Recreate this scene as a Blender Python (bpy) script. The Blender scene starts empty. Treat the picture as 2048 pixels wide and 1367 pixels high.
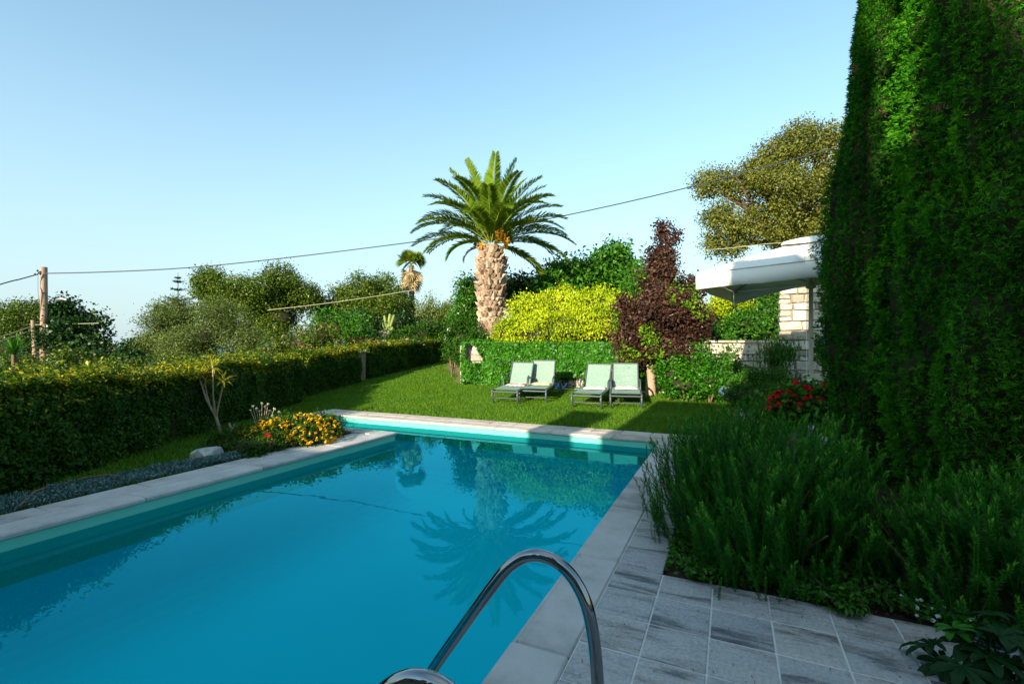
import bpy, bmesh, math, random
import numpy as np
from mathutils import Vector, Matrix, Euler

R = math.radians
S = bpy.context.scene
C = S.collection

# ------------------------------------------------------------------ camera, sky, sun, exposure
CAM_H, FPX, HORIZON, PXC = 1.6, 951.0, 690.0, 1024.0
YAW = R(24.63)
cam_d = bpy.data.cameras.new('camera')
cam = bpy.data.objects.new('camera', cam_d)
C.objects.link(cam)
cam.location = (0, 0, CAM_H)
cam.rotation_euler = (R(90), 0, YAW)
cam_d.sensor_width = 36.0
cam_d.lens = 36.0 * FPX / 2048.0
cam_d.shift_y = 6.5 / 2048.0
cam_d.clip_start = 0.05
cam_d.clip_end = 30000
S.camera = cam

SUN_AZ = Vector((-0.12, -0.993))          # horizontal direction towards the sun
SUN_EL = R(19.0)
sun_dir = Vector((SUN_AZ.x * math.cos(SUN_EL), SUN_AZ.y * math.cos(SUN_EL), math.sin(SUN_EL))).normalized()
W = bpy.data.worlds.new('World')
S.world = W
W.use_nodes = True
wn, wl = W.node_tree.nodes, W.node_tree.links
wn.clear()
sky = wn.new('ShaderNodeTexSky')
sky.sky_type = 'NISHITA'
sky.sun_disc = False
sky.sun_elevation = SUN_EL
sky.sun_rotation = math.atan2(SUN_AZ.x, SUN_AZ.y)
sky.altitude = 0
sky.air_density = 1.0
sky.dust_density = 0.7
sky.ozone_density = 1.6
bg = wn.new('ShaderNodeBackground')
bg.inputs['Strength'].default_value = 0.13
# pale haze low in the sky, the same all round the horizon
wtc = wn.new('ShaderNodeTexCoord'); wsx = wn.new('ShaderNodeSeparateXYZ')
wl.new(wtc.outputs['Generated'], wsx.inputs[0])
whr = wn.new('ShaderNodeValToRGB')
for p_, v_ in ((0.0, .92), (.08, .80), (.22, .50), (.45, .16), (.8, .0)):
    e_ = whr.color_ramp.elements.new(p_) if p_ not in (0.0,) else whr.color_ramp.elements[0]
    e_.position = p_; e_.color = (v_, v_, v_, 1)
wl.new(wsx.outputs['Z'], whr.inputs[0])
wmx = wn.new('ShaderNodeMix'); wmx.data_type = 'RGBA'
wl.new(whr.outputs[0], wmx.inputs['Factor'])
wtint = wn.new('ShaderNodeMix'); wtint.data_type = 'RGBA'; wtint.blend_type = 'MULTIPLY'; wtint.inputs['Factor'].default_value = 1
wtint.inputs['B'].default_value = (.95, 1.13, 1.01, 1)
wl.new(sky.outputs[0], wtint.inputs['A'])
wl.new(wtint.outputs['Result'], wmx.inputs['A'])
wmx.inputs['B'].default_value = (1.88, 2.34, 2.62, 1)
wo = wn.new('ShaderNodeOutputWorld')
wl.new(wmx.outputs['Result'], bg.inputs[0])
wl.new(bg.outputs[0], wo.inputs[0])

sl = bpy.data.lights.new('sun', 'SUN')
sl.energy = 4.3
sl.angle = R(0.53)
sl.color = (1.0, 0.88, 0.68)
sun = bpy.data.objects.new('sun', sl)
C.objects.link(sun)
sun.rotation_euler = sun_dir.to_track_quat('Z', 'Y').to_euler()
sun.location = (0, -20, 20)

S.view_settings.view_transform = 'Standard'
S.view_settings.look = 'None'
S.view_settings.exposure = 1.3
S.view_settings.gamma = 1.0
S.view_settings.use_curve_mapping = False
S.render.engine = 'CYCLES'
S.cycles.use_denoising = True
S.cycles.max_bounces = 8
S.cycles.transparent_max_bounces = 12
S.cycles.caustics_reflective = False
S.cycles.caustics_refractive = False
S.cycles.sample_clamp_indirect = 6.0

# ------------------------------------------------------------------ survey helpers
FW = Vector((-math.sin(YAW), math.cos(YAW), 0))
RT = Vector((math.cos(YAW), math.sin(YAW), 0))

def at(px, py, d):
    """World point seen at photo pixel (px, py) of the 2048 px picture, d metres ahead."""
    return FW * d + RT * ((px - PXC) / FPX * d) + Vector((0, 0, CAM_H + (HORIZON - py) / FPX * d))

def smooth(a, b, x):
    t = np.clip((x - a) / (b - a), 0, 1)
    return t * t * (3 - 2 * t)

def vnoise(P, seed=0):
    """value noise in -1..1 for an (n,3) array"""
    P = np.asarray(P, dtype=np.float64)
    i = np.floor(P).astype(np.int64)
    f = P - i
    f = f * f * (3 - 2 * f)
    def h(a, b, c):
        n = (a * 374761393 + b * 668265263 + c * 2147483647 + seed * 1274126177) & 0xFFFFFFFF
        n = ((n ^ (n >> 13)) * 1274126177) & 0xFFFFFFFF
        n = n ^ (n >> 16)
        return (n & 0xFFFF) / 32767.5 - 1.0
    r = 0
    for dx in (0, 1):
        for dy in (0, 1):
            for dz in (0, 1):
                w = (f[:, 0] if dx else 1 - f[:, 0]) * (f[:, 1] if dy else 1 - f[:, 1]) * (f[:, 2] if dz else 1 - f[:, 2])
                r = r + w * h(i[:, 0] + dx, i[:, 1] + dy, i[:, 2] + dz)
    return r

def nrm(a):
    return a / np.maximum(np.linalg.norm(a, axis=-1, keepdims=True), 1e-9)

# ------------------------------------------------------------------ object helpers
WORLD = {}

def thing(name, label, cat, loc=(0, 0, 0), group=None, rotz=0.0):
    o = bpy.data.objects.new(name, None)
    o.empty_display_size = 0.2
    o.location = loc
    o.rotation_euler = (0, 0, rotz)
    C.objects.link(o)
    o['label'] = label
    o['category'] = cat
    if group:
        o['group'] = group
    WORLD[o.name] = Matrix.Translation(Vector(loc)) @ Matrix.Rotation(rotz, 4, 'Z')
    return o

def tag(o, label, cat, group=None, kind=None):
    o['label'] = label
    o['category'] = cat
    if group:
        o['group'] = group
    if kind:
        o['kind'] = kind
    return o

def link(o, parent=None, M=None, local=False):
    """Link o; M is its world matrix (identity when None). local=True: M is relative to the parent."""
    C.objects.link(o)
    M = M or Matrix.Identity(4)
    if parent is not None:
        pw = WORLD.get(parent.name, Matrix.Identity(4))
        o.parent = parent
        if local:
            o.matrix_basis = M
            WORLD[o.name] = pw @ M
        else:
            o.matrix_parent_inverse = pw.inverted()
            o.matrix_basis = M
            WORLD[o.name] = M.copy()
    else:
        o.matrix_basis = M
        WORLD[o.name] = M.copy()
    return o

def np_mesh(name, V, Q, mats, smoothf=False, tone=None):
    """mesh from arrays: V (n,3), Q (m,k) faces with k corners each"""
    V = np.asarray(V, dtype=np.float32)
    Q = np.asarray(Q, dtype=np.int32)
    me = bpy.data.meshes.new(name)
    m, k = Q.shape
    me.vertices.add(len(V))
    me.vertices.foreach_set('co', V.ravel())
    me.loops.add(m * k)
    me.loops.foreach_set('vertex_index', Q.ravel())
    me.polygons.add(m)
    me.polygons.foreach_set('loop_start', np.arange(0, m * k, k, dtype=np.int32))
    try:
        me.polygons.foreach_set('loop_total', np.full(m, k, dtype=np.int32))
    except Exception:
        pass
    if smoothf:
        me.polygons.foreach_set('use_smooth', np.ones(m, dtype=bool))
    me.update(calc_edges=True)
    if tone is not None:
        a = me.attributes.new('tone', 'FLOAT', 'FACE')
        a.data.foreach_set('value', np.asarray(tone, dtype=np.float32))
    me.materials.append(mats)
    return me

class MB:
    """collects simple shapes into one mesh"""
    def __init__(self):
        self.v, self.f, self.sm = [], [], []

    def add(self, vs, fs, smoothf=False):
        b = len(self.v)
        self.v += [tuple(p) for p in vs]
        self.f += [tuple(b + i for i in f) for f in fs]
        self.sm += [smoothf] * len(fs)

    def box(self, c, s, bev=0.0, M=None):
        x, y, z = s[0] / 2, s[1] / 2, s[2] / 2
        bm = bmesh.new()
        bmesh.ops.create_cube(bm, size=1)
        for v in bm.verts:
            v.co = Vector((v.co.x * s[0], v.co.y * s[1], v.co.z * s[2]))
        if bev > 0:
            bmesh.ops.bevel(bm, geom=bm.edges[:], offset=bev, segments=1, affect='EDGES')
        T = Matrix.Translation(Vector(c))
        if M is not None:
            T = T @ M
        bm.verts.index_update()
        self.add([T @ v.co for v in bm.verts], [[v.index for v in f.verts] for f in bm.faces])
        bm.free()
        return self

    def tube(self, pts, r, n=8, cap=True):
        pts = [Vector(p) for p in pts]
        rs = r if isinstance(r, (list, tuple)) else [r] * len(pts)
        vs, fs = [], []
        t0 = (pts[1] - pts[0]).normalized()
        a = Vector((0, 0, 1)) if abs(t0.z) < 0.9 else Vector((1, 0, 0))
        u = t0.cross(a).normalized()
        for i, p in enumerate(pts):
            if i == 0:
                t = t0
            elif i == len(pts) - 1:
                t = (pts[i] - pts[i - 1]).normalized()
            else:
                t = ((pts[i + 1] - p).normalized() + (p - pts[i - 1]).normalized()).normalized()
            u = (u - t * u.dot(t)).normalized()
            w = t.cross(u)
            for k in range(n):
                an = 2 * math.pi * k / n
                vs.append(p + (u * math.cos(an) + w * math.sin(an)) * rs[i])
        for i in range(len(pts) - 1):
            for k in range(n):
                k2 = (k + 1) % n
                fs.append((i * n + k, i * n + k2, (i + 1) * n + k2, (i + 1) * n + k))
        self.add(vs, fs, True)
        if cap:
            b = len(vs) - n
            self.add([vs[k] for k in range(n)], [tuple(reversed(range(n)))])
            self.add([vs[b + k] for k in range(n)], [tuple(range(n))])
        return self

    def lathe(self, prof, c=(0, 0, 0), n=16):
        vs, fs = [], []
        for (r, z) in prof:
            for k in range(n):
                a = 2 * math.pi * k / n
                vs.append((c[0] + r * math.cos(a), c[1] + r * math.sin(a), c[2] + z))
        for i in range(len(prof) - 1):
            for k in range(n):
                k2 = (k + 1) % n
                fs.append((i * n + k, i * n + k2, (i + 1) * n + k2, (i + 1) * n + k))
        self.add(vs, fs, True)
        return self

    def mesh(self, name, m):
        me = bpy.data.meshes.new(name)
        me.from_pydata(self.v, [], self.f)
        me.polygons.foreach_set('use_smooth', self.sm)
        me.update()
        me.materials.append(m)
        return me

    def build(self, name, m, parent=None, M=None, local=False):
        o = bpy.data.objects.new(name, self.mesh(name, m))
        return link(o, parent, M, local)

def obj(name, me, parent=None, M=None, local=False):
    return link(bpy.data.objects.new(name, me), parent, M, local)

def struct(o, label=None):
    o['kind'] = 'structure'
    if label:
        o['label'] = label
    return o

# ------------------------------------------------------------------ materials
def new_mat(name):
    m = bpy.data.materials.new(name)
    m.use_nodes = True
    nt = m.node_tree
    nt.nodes.clear()
    out = nt.nodes.new('ShaderNodeOutputMaterial')
    return m, nt, nt.nodes, nt.links, out

def ramp(N, cols, pos=None):
    r = N.new('ShaderNodeValToRGB')
    e = r.color_ramp.elements
    n = len(cols)
    pos = pos or [i / (n - 1) for i in range(n)]
    while len(e) < n:
        e.new(0.5)
    for i in range(n):
        e[i].position = pos[i]
        e[i].color = (*cols[i], 1)
    return r

def leaf_mat(name, cols, pos=None, rough=0.5, trans=0.3, spec=0.3, var=0.25, scale=1.3):
    """leaf colour from each leaf's own 'tone' plus a slow drift over the plant"""
    m, nt, N, L, out = new_mat(name)
    a = N.new('ShaderNodeAttribute'); a.attribute_name = 'tone'
    g = N.new('ShaderNodeNewGeometry')
    no = N.new('ShaderNodeTexNoise'); no.inputs['Scale'].default_value = scale; no.inputs['Detail'].default_value = 2
    L.new(g.outputs['Position'], no.inputs['Vector'])
    ma = N.new('ShaderNodeMath'); ma.operation = 'MULTIPLY_ADD'
    ma.inputs[1].default_value = var; ma.inputs[2].default_value = -var * 0.5
    L.new(no.outputs['Fac'], ma.inputs[0])
    ad = N.new('ShaderNodeMath'); ad.operation = 'ADD'; ad.use_clamp = True
    L.new(a.outputs['Fac'], ad.inputs[0]); L.new(ma.outputs[0], ad.inputs[1])
    cols = [(c[0] * .92, c[1], c[2] * (.5 if c[1] > c[2] * 1.8 and c[1] > c[0] * 1.1 else 1)) for c in cols]
    r = ramp(N, cols, pos)
    L.new(ad.outputs[0], r.inputs[0])
    p = N.new('ShaderNodeBsdfPrincipled')
    p.inputs['Roughness'].default_value = rough
    p.inputs['Specular IOR Level'].default_value = spec * .45
    L.new(r.outputs[0], p.inputs['Base Color'])
    t = N.new('ShaderNodeBsdfTranslucent')
    L.new(r.outputs[0], t.inputs['Color'])
    mx = N.new('ShaderNodeMixShader'); mx.inputs[0].default_value = trans
    L.new(p.outputs[0], mx.inputs[1]); L.new(t.outputs[0], mx.inputs[2])
    L.new(mx.outputs[0], out.inputs[0])
    return m

def rough_mat(name, cols, scale=4.0, rough=0.8, spec=0.2, bump=0.0, bscale=None, stretch=(1, 1, 1), metal=0.0, rnd=0.0, coord='Object', detail=6):
    m, nt, N, L, out = new_mat(name)
    tc = N.new('ShaderNodeTexCoord')
    mp = N.new('ShaderNodeMapping'); mp.inputs['Scale'].default_value = stretch
    L.new(tc.outputs[coord], mp.inputs['Vector'])
    src = mp.outputs[0]
    if rnd:
        oi = N.new('ShaderNodeObjectInfo')
        mu = N.new('ShaderNodeMath'); mu.operation = 'MULTIPLY'; mu.inputs[1].default_value = 37.0
        L.new(oi.outputs['Random'], mu.inputs[0])
        va = N.new('ShaderNodeVectorMath'); va.operation = 'ADD'
        L.new(src, va.inputs[0]); L.new(mu.outputs[0], va.inputs[1])
        src = va.outputs[0]
    no = N.new('ShaderNodeTexNoise'); no.inputs['Scale'].default_value = scale; no.inputs['Detail'].default_value = detail
    no.inputs['Roughness'].default_value = 0.62
    L.new(src, no.inputs['Vector'])
    fac = no.outputs['Fac']
    if rnd:
        m2 = N.new('ShaderNodeMath'); m2.operation = 'MULTIPLY_ADD'; m2.inputs[1].default_value = rnd; m2.inputs[2].default_value = -rnd / 2
        L.new(oi.outputs['Random'], m2.inputs[0])
        m3 = N.new('ShaderNodeMath'); m3.operation = 'ADD'; m3.use_clamp = True
        L.new(fac, m3.inputs[0]); L.new(m2.outputs[0], m3.inputs[1])
        fac = m3.outputs[0]
    n = len(cols)
    r = ramp(N, cols, [0.28 + 0.44 * i / (n - 1) for i in range(n)])
    L.new(fac, r.inputs[0])
    p = N.new('ShaderNodeBsdfPrincipled')
    p.inputs['Roughness'].default_value = rough
    p.inputs['Specular IOR Level'].default_value = spec
    p.inputs['Metallic'].default_value = metal
    L.new(r.outputs[0], p.inputs['Base Color'])
    if bump:
        nb = N.new('ShaderNodeTexNoise'); nb.inputs['Scale'].default_value = bscale or scale * 5; nb.inputs['Detail'].default_value = 6
        L.new(src, nb.inputs['Vector'])
        b = N.new('ShaderNodeBump'); b.inputs['Strength'].default_value = bump; b.inputs['Distance'].default_value = 0.02
        L.new(nb.outputs['Fac'], b.inputs['Height']); L.new(b.outputs[0], p.inputs['Normal'])
    L.new(p.outputs[0], out.inputs[0])
    return m

def plain(name, col, rough=0.5, metal=0.0, spec=0.5):
    return rough_mat(name, [tuple(c * 0.93 for c in col), tuple(min(1, c * 1.06) for c in col)], 6, rough, spec, 0, metal=metal)

M = {}
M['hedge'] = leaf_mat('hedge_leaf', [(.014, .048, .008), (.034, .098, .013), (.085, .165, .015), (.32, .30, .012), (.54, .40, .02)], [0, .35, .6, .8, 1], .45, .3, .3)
M['hedge_green'] = leaf_mat('clipped_hedge_leaf', [(.012, .04, .008), (.03, .09, .012), (.06, .14, .015)])
M['yellow'] = leaf_mat('golden_leaf', [(.09, .16, .006), (.31, .38, .008), (.46, .50, .012), (.60, .62, .03)], [0, .3, .65, 1], .5, .3)
M['plum'] = leaf_mat('plum_leaf', [(.03, .014, .013), (.075, .032, .022), (.15, .075, .036), (.06, .13, .012), (.17, .30, .02)], [0, .4, .68, .76, 1], .4, .25, .4)
M['oak'] = leaf_mat('oak_leaf', [(.055, .065, .012), (.12, .13, .018), (.20, .19, .03), (.26, .21, .04)], [0, .45, .8, 1], .45, .2, .4)
M['carob'] = leaf_mat('carob_leaf', [(.028, .055, .008), (.072, .115, .012), (.14, .175, .02)], None, .4, .2, .45)
M['olive'] = leaf_mat('olive_leaf', [(.05, .075, .025), (.10, .135, .05), (.19, .22, .10)], None, .5, .2, .4)
M['broad'] = leaf_mat('broad_leaf', [(.018, .06, .012), (.045, .15, .02), (.10, .25, .035)], None, .4, .3, .4)
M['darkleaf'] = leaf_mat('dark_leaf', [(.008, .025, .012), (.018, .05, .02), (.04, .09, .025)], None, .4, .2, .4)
M['ivy'] = leaf_mat('ivy_leaf', [(.012, .06, .006), (.03, .14, .008), (.08, .24, .012)], None, .38, .25, .45)
M['cypress'] = leaf_mat('cypress_spray', [(.007, .045, .009), (.018, .10, .014), (.042, .18, .018), (.10, .27, .02)], [0, .4, .75, 1], .7, .3, .08, .4, 1.1)
M['cypress_lit'] = leaf_mat('lit_cypress_spray', [(.014, .080, .012), (.034, .165, .018), (.075, .27, .022), (.16, .38, .03)], [0, .4, .75, 1], .7, .3, .08, .45, 1.1)  # lighter cypress greens, extra daylight put into the leaf colour
M['rosemary'] = leaf_mat('rosemary_needle', [(.008, .046, .012), (.024, .125, .024), (.09, .29, .045), (.36, .55, .15)], [0, .45, .84, 1], .6, .2, .12)
M['silver'] = leaf_mat('silver_leaf', [(.04, .085, .08), (.09, .17, .155), (.22, .31, .29)], None, .6, .15, .2)
M['lantana'] = leaf_mat('lantana_leaf', [(.012, .04, .008), (.035, .09, .012), (.09, .14, .015)], None, .5, .25, .3)
M['grassb'] = leaf_mat('grass_blade', [(.035, .10, .012), (.08, .185, .018), (.18, .27, .035)], None, .5, .3, .25, .35, 0.9)
M['palm'] = leaf_mat('palm_leaflet', [(.05, .11, .02), (.13, .22, .025), (.25, .33, .035), (.34, .37, .05)], [0, .4, .8, 1], .5, .3, .25)
M['palmdry'] = leaf_mat('dry_palm_leaf', [(.2, .13, .06), (.38, .27, .14), (.5, .38, .2)], None, .7, .15, .2)
M['dracaena'] = leaf_mat('dracaena_leaf', [(.2, .2, .015), (.42, .36, .02), (.6, .46, .03)], None, .4, .3, .4)
M['pine'] = leaf_mat('araucaria_needle', [(.02, .05, .035), (.04, .08, .05), (.07, .12, .06)])
M['redsage'] = leaf_mat('russet_leaf', [(.12, .04, .025), (.22, .08, .05), (.3, .14, .08)])
M['bigleaf'] = leaf_mat('lobed_leaf', [(.006, .03, .014), (.012, .05, .018), (.035, .16, .02)], None, .45, .2, .35)
M['bark'] = rough_mat('bark', [(.09, .06, .04), (.22, .15, .10)], 6, .9, .1, .6, 30, (1, 1, .3))
M['palebark'] = rough_mat('pale_bark', [(.26, .18, .12), (.46, .34, .24)], 8, .85, .1, .4, 40, (1, 1, .4))
M['twig'] = rough_mat('twig', [(.018, .020, .009), (.034, .034, .015)], 8, .9, .1)  # dark core colour standing in for shade deep inside foliage
M['palmbase'] = rough_mat('palm_leaf_base', [(.17, .11, .07), (.35, .25, .17), (.50, .39, .29)], 6, .85, .1, .5, 30, (1, 1, .5), rnd=.4)
M['woodpole'] = rough_mat('weathered_pole', [(.16, .10, .07), (.36, .24, .17), (.46, .33, .25)], 5, .85, .15, .5, 30, (3, 3, .15))
M['stone'] = rough_mat('limestone_block', [(.28, .24, .18), (.46, .41, .33), (.60, .55, .46)], 3.5, .9, .15, .7, 14, rnd=.5)
M['mortar'] = rough_mat('wall_mortar', [(.16, .13, .095), (.26, .215, .16)], 10, .95, .1, .4)
M['rock'] = rough_mat('pale_rock', [(.2, .2, .19), (.40, .40, .38), (.52, .51, .49)], 5, .9, .15, .8, 18)
M['coping'] = rough_mat('coping_stone', [(.27, .26, .245), (.43, .415, .395), (.50, .485, .465)], 3, .75, .25, .25, 60, rnd=.2)
M['farcoping'] = rough_mat('coping_stone_warm', [(.36, .30, .25), (.48, .41, .35), (.55, .49, .43)], 5, .8, .2, .25, 60, rnd=.25)
M['grout'] = rough_mat('grout', [(.52, .51, .49), (.68, .66, .63)], 20, .9, .1, .3)
M['pool'] = rough_mat('pool_render', [(.012, .72, .82), (.016, .76, .86)], .8, .6, .3)
M['poolband'] = rough_mat('pool_band_render', [(.12, .52, .39), (.16, .58, .45)], 1.5, .6, .3)
M['soil'] = rough_mat('soil', [(.018, .012, .008), (.04, .027, .018), (.065, .045, .03)], 6, .95, .1, .9, 25)
M['ground'] = rough_mat('dry_ground', [(.07, .06, .03), (.10, .10, .04), (.06, .09, .025)], .35, .95, .1, .6, 6)
M['lawn'] = rough_mat('lawn_turf', [(.025, .08, .006), (.05, .14, .01), (.12, .19, .025)], 1.6, .9, .1, .9, 50, detail=10)
M['chrome'] = plain('polished_steel', (.27, .28, .30), .07, 1.0)
M['metal'] = plain('grey_metal', (.30, .31, .32), .4, .8)
M['darkmetal'] = plain('dark_metal', (.05, .055, .06), .4, .5)
M['white'] = plain('white_paint', (.75, .75, .73), .45)
M['bluewhite'] = plain('pale_plastic', (.62, .72, .82), .4)
M['canvas'] = rough_mat('canvas', [(.76, .74, .69), (.82, .80, .75)], 3, .85, .1, .08, 8)
M['cush'] = rough_mat('beige_cushion', [(.42, .38, .28), (.5, .46, .35)], 12, .9, .1, .2)
M['frame'] = plain('lounger_resin', (.045, .06, .065), .45)
M['cable'] = plain('black_cable', (.03, .035, .05), .6)
M['palewire'] = plain('pale_wire', (.42, .38, .25), .6)
M['terracotta'] = rough_mat('terracotta', [(.42, .17, .08), (.58, .28, .15)], 4, .85, .1, .4)
M['render'] = rough_mat('house_render', [(.20, .17, .13), (.28, .24, .19)], 2, .9, .1, .2)
M['glass'] = plain('dark_window', (.02, .03, .035), .08)
M['picket'] = rough_mat('grey_picket', [(.18, .15, .13), (.3, .26, .23)], 6, .9, .1)
M['redpetal'] = leaf_mat('red_petal', [(.35, .004, .008), (.62, .01, .015), (.8, .03, .03)], None, .5, .25)
M['yellowpetal'] = leaf_mat('yellow_petal', [(.75, .24, .01), (.85, .48, .015), (.9, .62, .03)], None, .55, .25)
M['whitepetal'] = leaf_mat('white_petal', [(.6, .58, .5), (.8, .78, .72)], None, .6, .3)
M['pinkpetal'] = leaf_mat('pink_petal', [(.42, .16, .18), (.55, .25, .24)], None, .6, .3)
M['bluepetal'] = leaf_mat('blue_petal', [(.16, .2, .5), (.3, .3, .55), (.4, .2, .4)], None, .6, .3)
M['creampetal'] = leaf_mat('seed_head', [(.5, .45, .33), (.7, .66, .52)], None, .7, .2)
M['fruit'] = leaf_mat('date_strand', [(.5, .18, .015), (.75, .34, .02), (.8, .45, .05)], None, .5, .2)
M['cactus'] = rough_mat('cactus_skin', [(.12, .17, .04), (.22, .27, .07)], 5, .6, .3, .3, 30)

def tile_mat():
    """grey marble with dark bands running along the tile; every tile takes another piece of the pattern"""
    m, nt, N, L, out = new_mat('banded_marble_tile')
    tc = N.new('ShaderNodeTexCoord'); oi = N.new('ShaderNodeObjectInfo')
    mu = N.new('ShaderNodeMath'); mu.operation = 'MULTIPLY'; mu.inputs[1].default_value = 91.0
    L.new(oi.outputs['Random'], mu.inputs[0])
    ad = N.new('ShaderNodeVectorMath'); ad.operation = 'ADD'
    L.new(tc.outputs['Object'], ad.inputs[0]); L.new(mu.outputs[0], ad.inputs[1])
    mp = N.new('ShaderNodeMapping'); mp.inputs['Scale'].default_value = (1.0, 6.5, 1); mp.inputs['Rotation'].default_value = (0, 0, R(6))
    L.new(ad.outputs[0], mp.inputs['Vector'])
    n1 = N.new('ShaderNodeTexNoise'); n1.inputs['Scale'].default_value = 1.7; n1.inputs['Detail'].default_value = 8
    n1.inputs['Roughness'].default_value = 0.6; n1.inputs['Distortion'].default_value = 0.5
    L.new(mp.outputs[0], n1.inputs['Vector'])
    r1 = ramp(N, [(.40, .39, .375), (.36, .36, .36), (.30, .285, .265), (.155, .155, .16), (.085, .087, .093)], [0.36, .50, .565, .635, .73])
    n3 = N.new('ShaderNodeTexNoise'); n3.inputs['Scale'].default_value = 2.6; n3.inputs['Detail'].default_value = 2
    L.new(ad.outputs[0], n3.inputs['Vector'])
    mm = N.new('ShaderNodeMath'); mm.operation = 'MULTIPLY_ADD'; mm.inputs[1].default_value = .42; mm.inputs[2].default_value = -.21
    L.new(n3.outputs['Fac'], mm.inputs[0])
    sm_ = N.new('ShaderNodeMath'); sm_.operation = 'ADD'
    L.new(n1.outputs['Fac'], sm_.inputs[0]); L.new(mm.outputs[0], sm_.inputs[1])
    L.new(sm_.outputs[0], r1.inputs[0])
    n2 = N.new('ShaderNodeTexNoise'); n2.inputs['Scale'].default_value = 55; n2.inputs['Detail'].default_value = 6
    L.new(ad.outputs[0], n2.inputs['Vector'])
    mx = N.new('ShaderNodeMix'); mx.data_type = 'RGBA'; mx.blend_type = 'SOFT_LIGHT'; mx.inputs['Factor'].default_value = .8
    L.new(r1.outputs[0], mx.inputs['A']); L.new(n2.outputs['Fac'], mx.inputs['B'])
    r2 = ramp(N, [(.82, .84, .88), (1.05, 1.0, .95)], [0, 1])
    L.new(oi.outputs['Random'], r2.inputs[0])
    m2 = N.new('ShaderNodeMix'); m2.data_type = 'RGBA'; m2.blend_type = 'MULTIPLY'; m2.inputs['Factor'].default_value = 1
    L.new(mx.outputs['Result'], m2.inputs['A']); L.new(r2.outputs[0], m2.inputs['B'])
    p = N.new('ShaderNodeBsdfPrincipled'); p.inputs['Roughness'].default_value = .55; p.inputs['Specular IOR Level'].default_value = .35
    L.new(m2.outputs['Result'], p.inputs['Base Color'])
    b = N.new('ShaderNodeBump'); b.inputs['Strength'].default_value = .25; b.inputs['Distance'].default_value = .01
    L.new(n2.outputs['Fac'], b.inputs['Height']); L.new(b.outputs[0], p.inputs['Normal'])
    L.new(p.outputs[0], out.inputs[0])
    return m
M['tile'] = tile_mat()

def water_mat():
    m, nt, N, L, out = new_mat('pool_water')
    fr = N.new('ShaderNodeFresnel'); fr.inputs['IOR'].default_value = 1.33
    tr = N.new('ShaderNodeBsdfTransparent'); tr.inputs['Color'].default_value = (.28, .93, .97, 1)
    gl = N.new('ShaderNodeBsdfGlossy'); gl.inputs['Roughness'].default_value = 0.0; gl.inputs['Color'].default_value = (.08, .80, 1.0, 1)
    tc = N.new('ShaderNodeTexCoord')
    n = N.new('ShaderNodeTexNoise'); n.inputs['Scale'].default_value = 2.2; n.inputs['Detail'].default_value = 2
    L.new(tc.outputs['Object'], n.inputs['Vector'])
    b = N.new('ShaderNodeBump'); b.inputs['Strength'].default_value = .05; b.inputs['Distance'].default_value = .02
    L.new(n.outputs['Fac'], b.inputs['Height'])
    L.new(b.outputs[0], gl.inputs['Normal']); L.new(b.outputs[0], fr.inputs['Normal'])
    mx = N.new('ShaderNodeMixShader')
    L.new(fr.outputs[0], mx.inputs[0]); L.new(tr.outputs[0], mx.inputs[1]); L.new(gl.outputs[0], mx.inputs[2])
    L.new(mx.outputs[0], out.inputs[0])
    return m
M['water'] = water_mat()

def sling_mat():
    m, nt, N, L, out = new_mat('sling_fabric')
    tc = N.new('ShaderNodeTexCoord')
    w1 = N.new('ShaderNodeTexNoise'); w1.inputs['Scale'].default_value = 60; w1.inputs['Detail'].default_value = 3
    mp = N.new('ShaderNodeMapping'); mp.inputs['Scale'].default_value = (.25, 1, 1)
    L.new(tc.outputs['Object'], mp.inputs[0]); L.new(mp.outputs[0], w1.inputs['Vector'])
    r = ramp(N, [(.15, .26, .20), (.27, .38, .31)], [.3, .7])
    L.new(w1.outputs['Fac'], r.inputs[0])
    p = N.new('ShaderNodeBsdfPrincipled'); p.inputs['Roughness'].default_value = .7
    L.new(r.outputs[0], p.inputs['Base Color'])
    t = N.new('ShaderNodeBsdfTranslucent'); L.new(r.outputs[0], t.inputs['Color'])
    mx = N.new('ShaderNodeMixShader'); mx.inputs[0].default_value = .2
    L.new(p.outputs[0], mx.inputs[1]); L.new(t.outputs[0], mx.inputs[2]); L.new(mx.outputs[0], out.inputs[0])
    return m
M['sling'] = sling_mat()

def towel_mat(name, base, spots):
    m, nt, N, L, out = new_mat(name)
    tc = N.new('ShaderNodeTexCoord')
    v = N.new('ShaderNodeTexNoise'); v.inputs['Scale'].default_value = 9; v.inputs['Detail'].default_value = 1
    L.new(tc.outputs['Object'], v.inputs['Vector'])
    r = ramp(N, [base, base, spots[0], spots[-1]], [0, .42, .5, .62])
    L.new(v.outputs['Fac'], r.inputs[0])
    p = N.new('ShaderNodeBsdfPrincipled'); p.inputs['Roughness'].default_value = .95
    L.new(r.outputs[0], p.inputs['Base Color']); L.new(p.outputs[0], out.inputs[0])
    return m

# ------------------------------------------------------------------ terrain
POOL_X0, POOL_X1, POOL_Y0, POOL_Y1 = -5.6, -1.05, -1.2, 8.3
BAY_X0, BAY_Y0 = -8.4, 7.05                       # the bay behind the flower island
WATER_Z = -0.15
HEDGE = [(-6.95, 0.6), (-7.0, 2.26), (-11.2, 10.07), (-12.2, 13.9), (-13.0, 20.2), (-13.3, 24.0)]

def hedge_x(y):
    ys = [p[1] for p in HEDGE]; xs = [p[0] for p in HEDGE]
    return np.interp(y, ys, xs)

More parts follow.
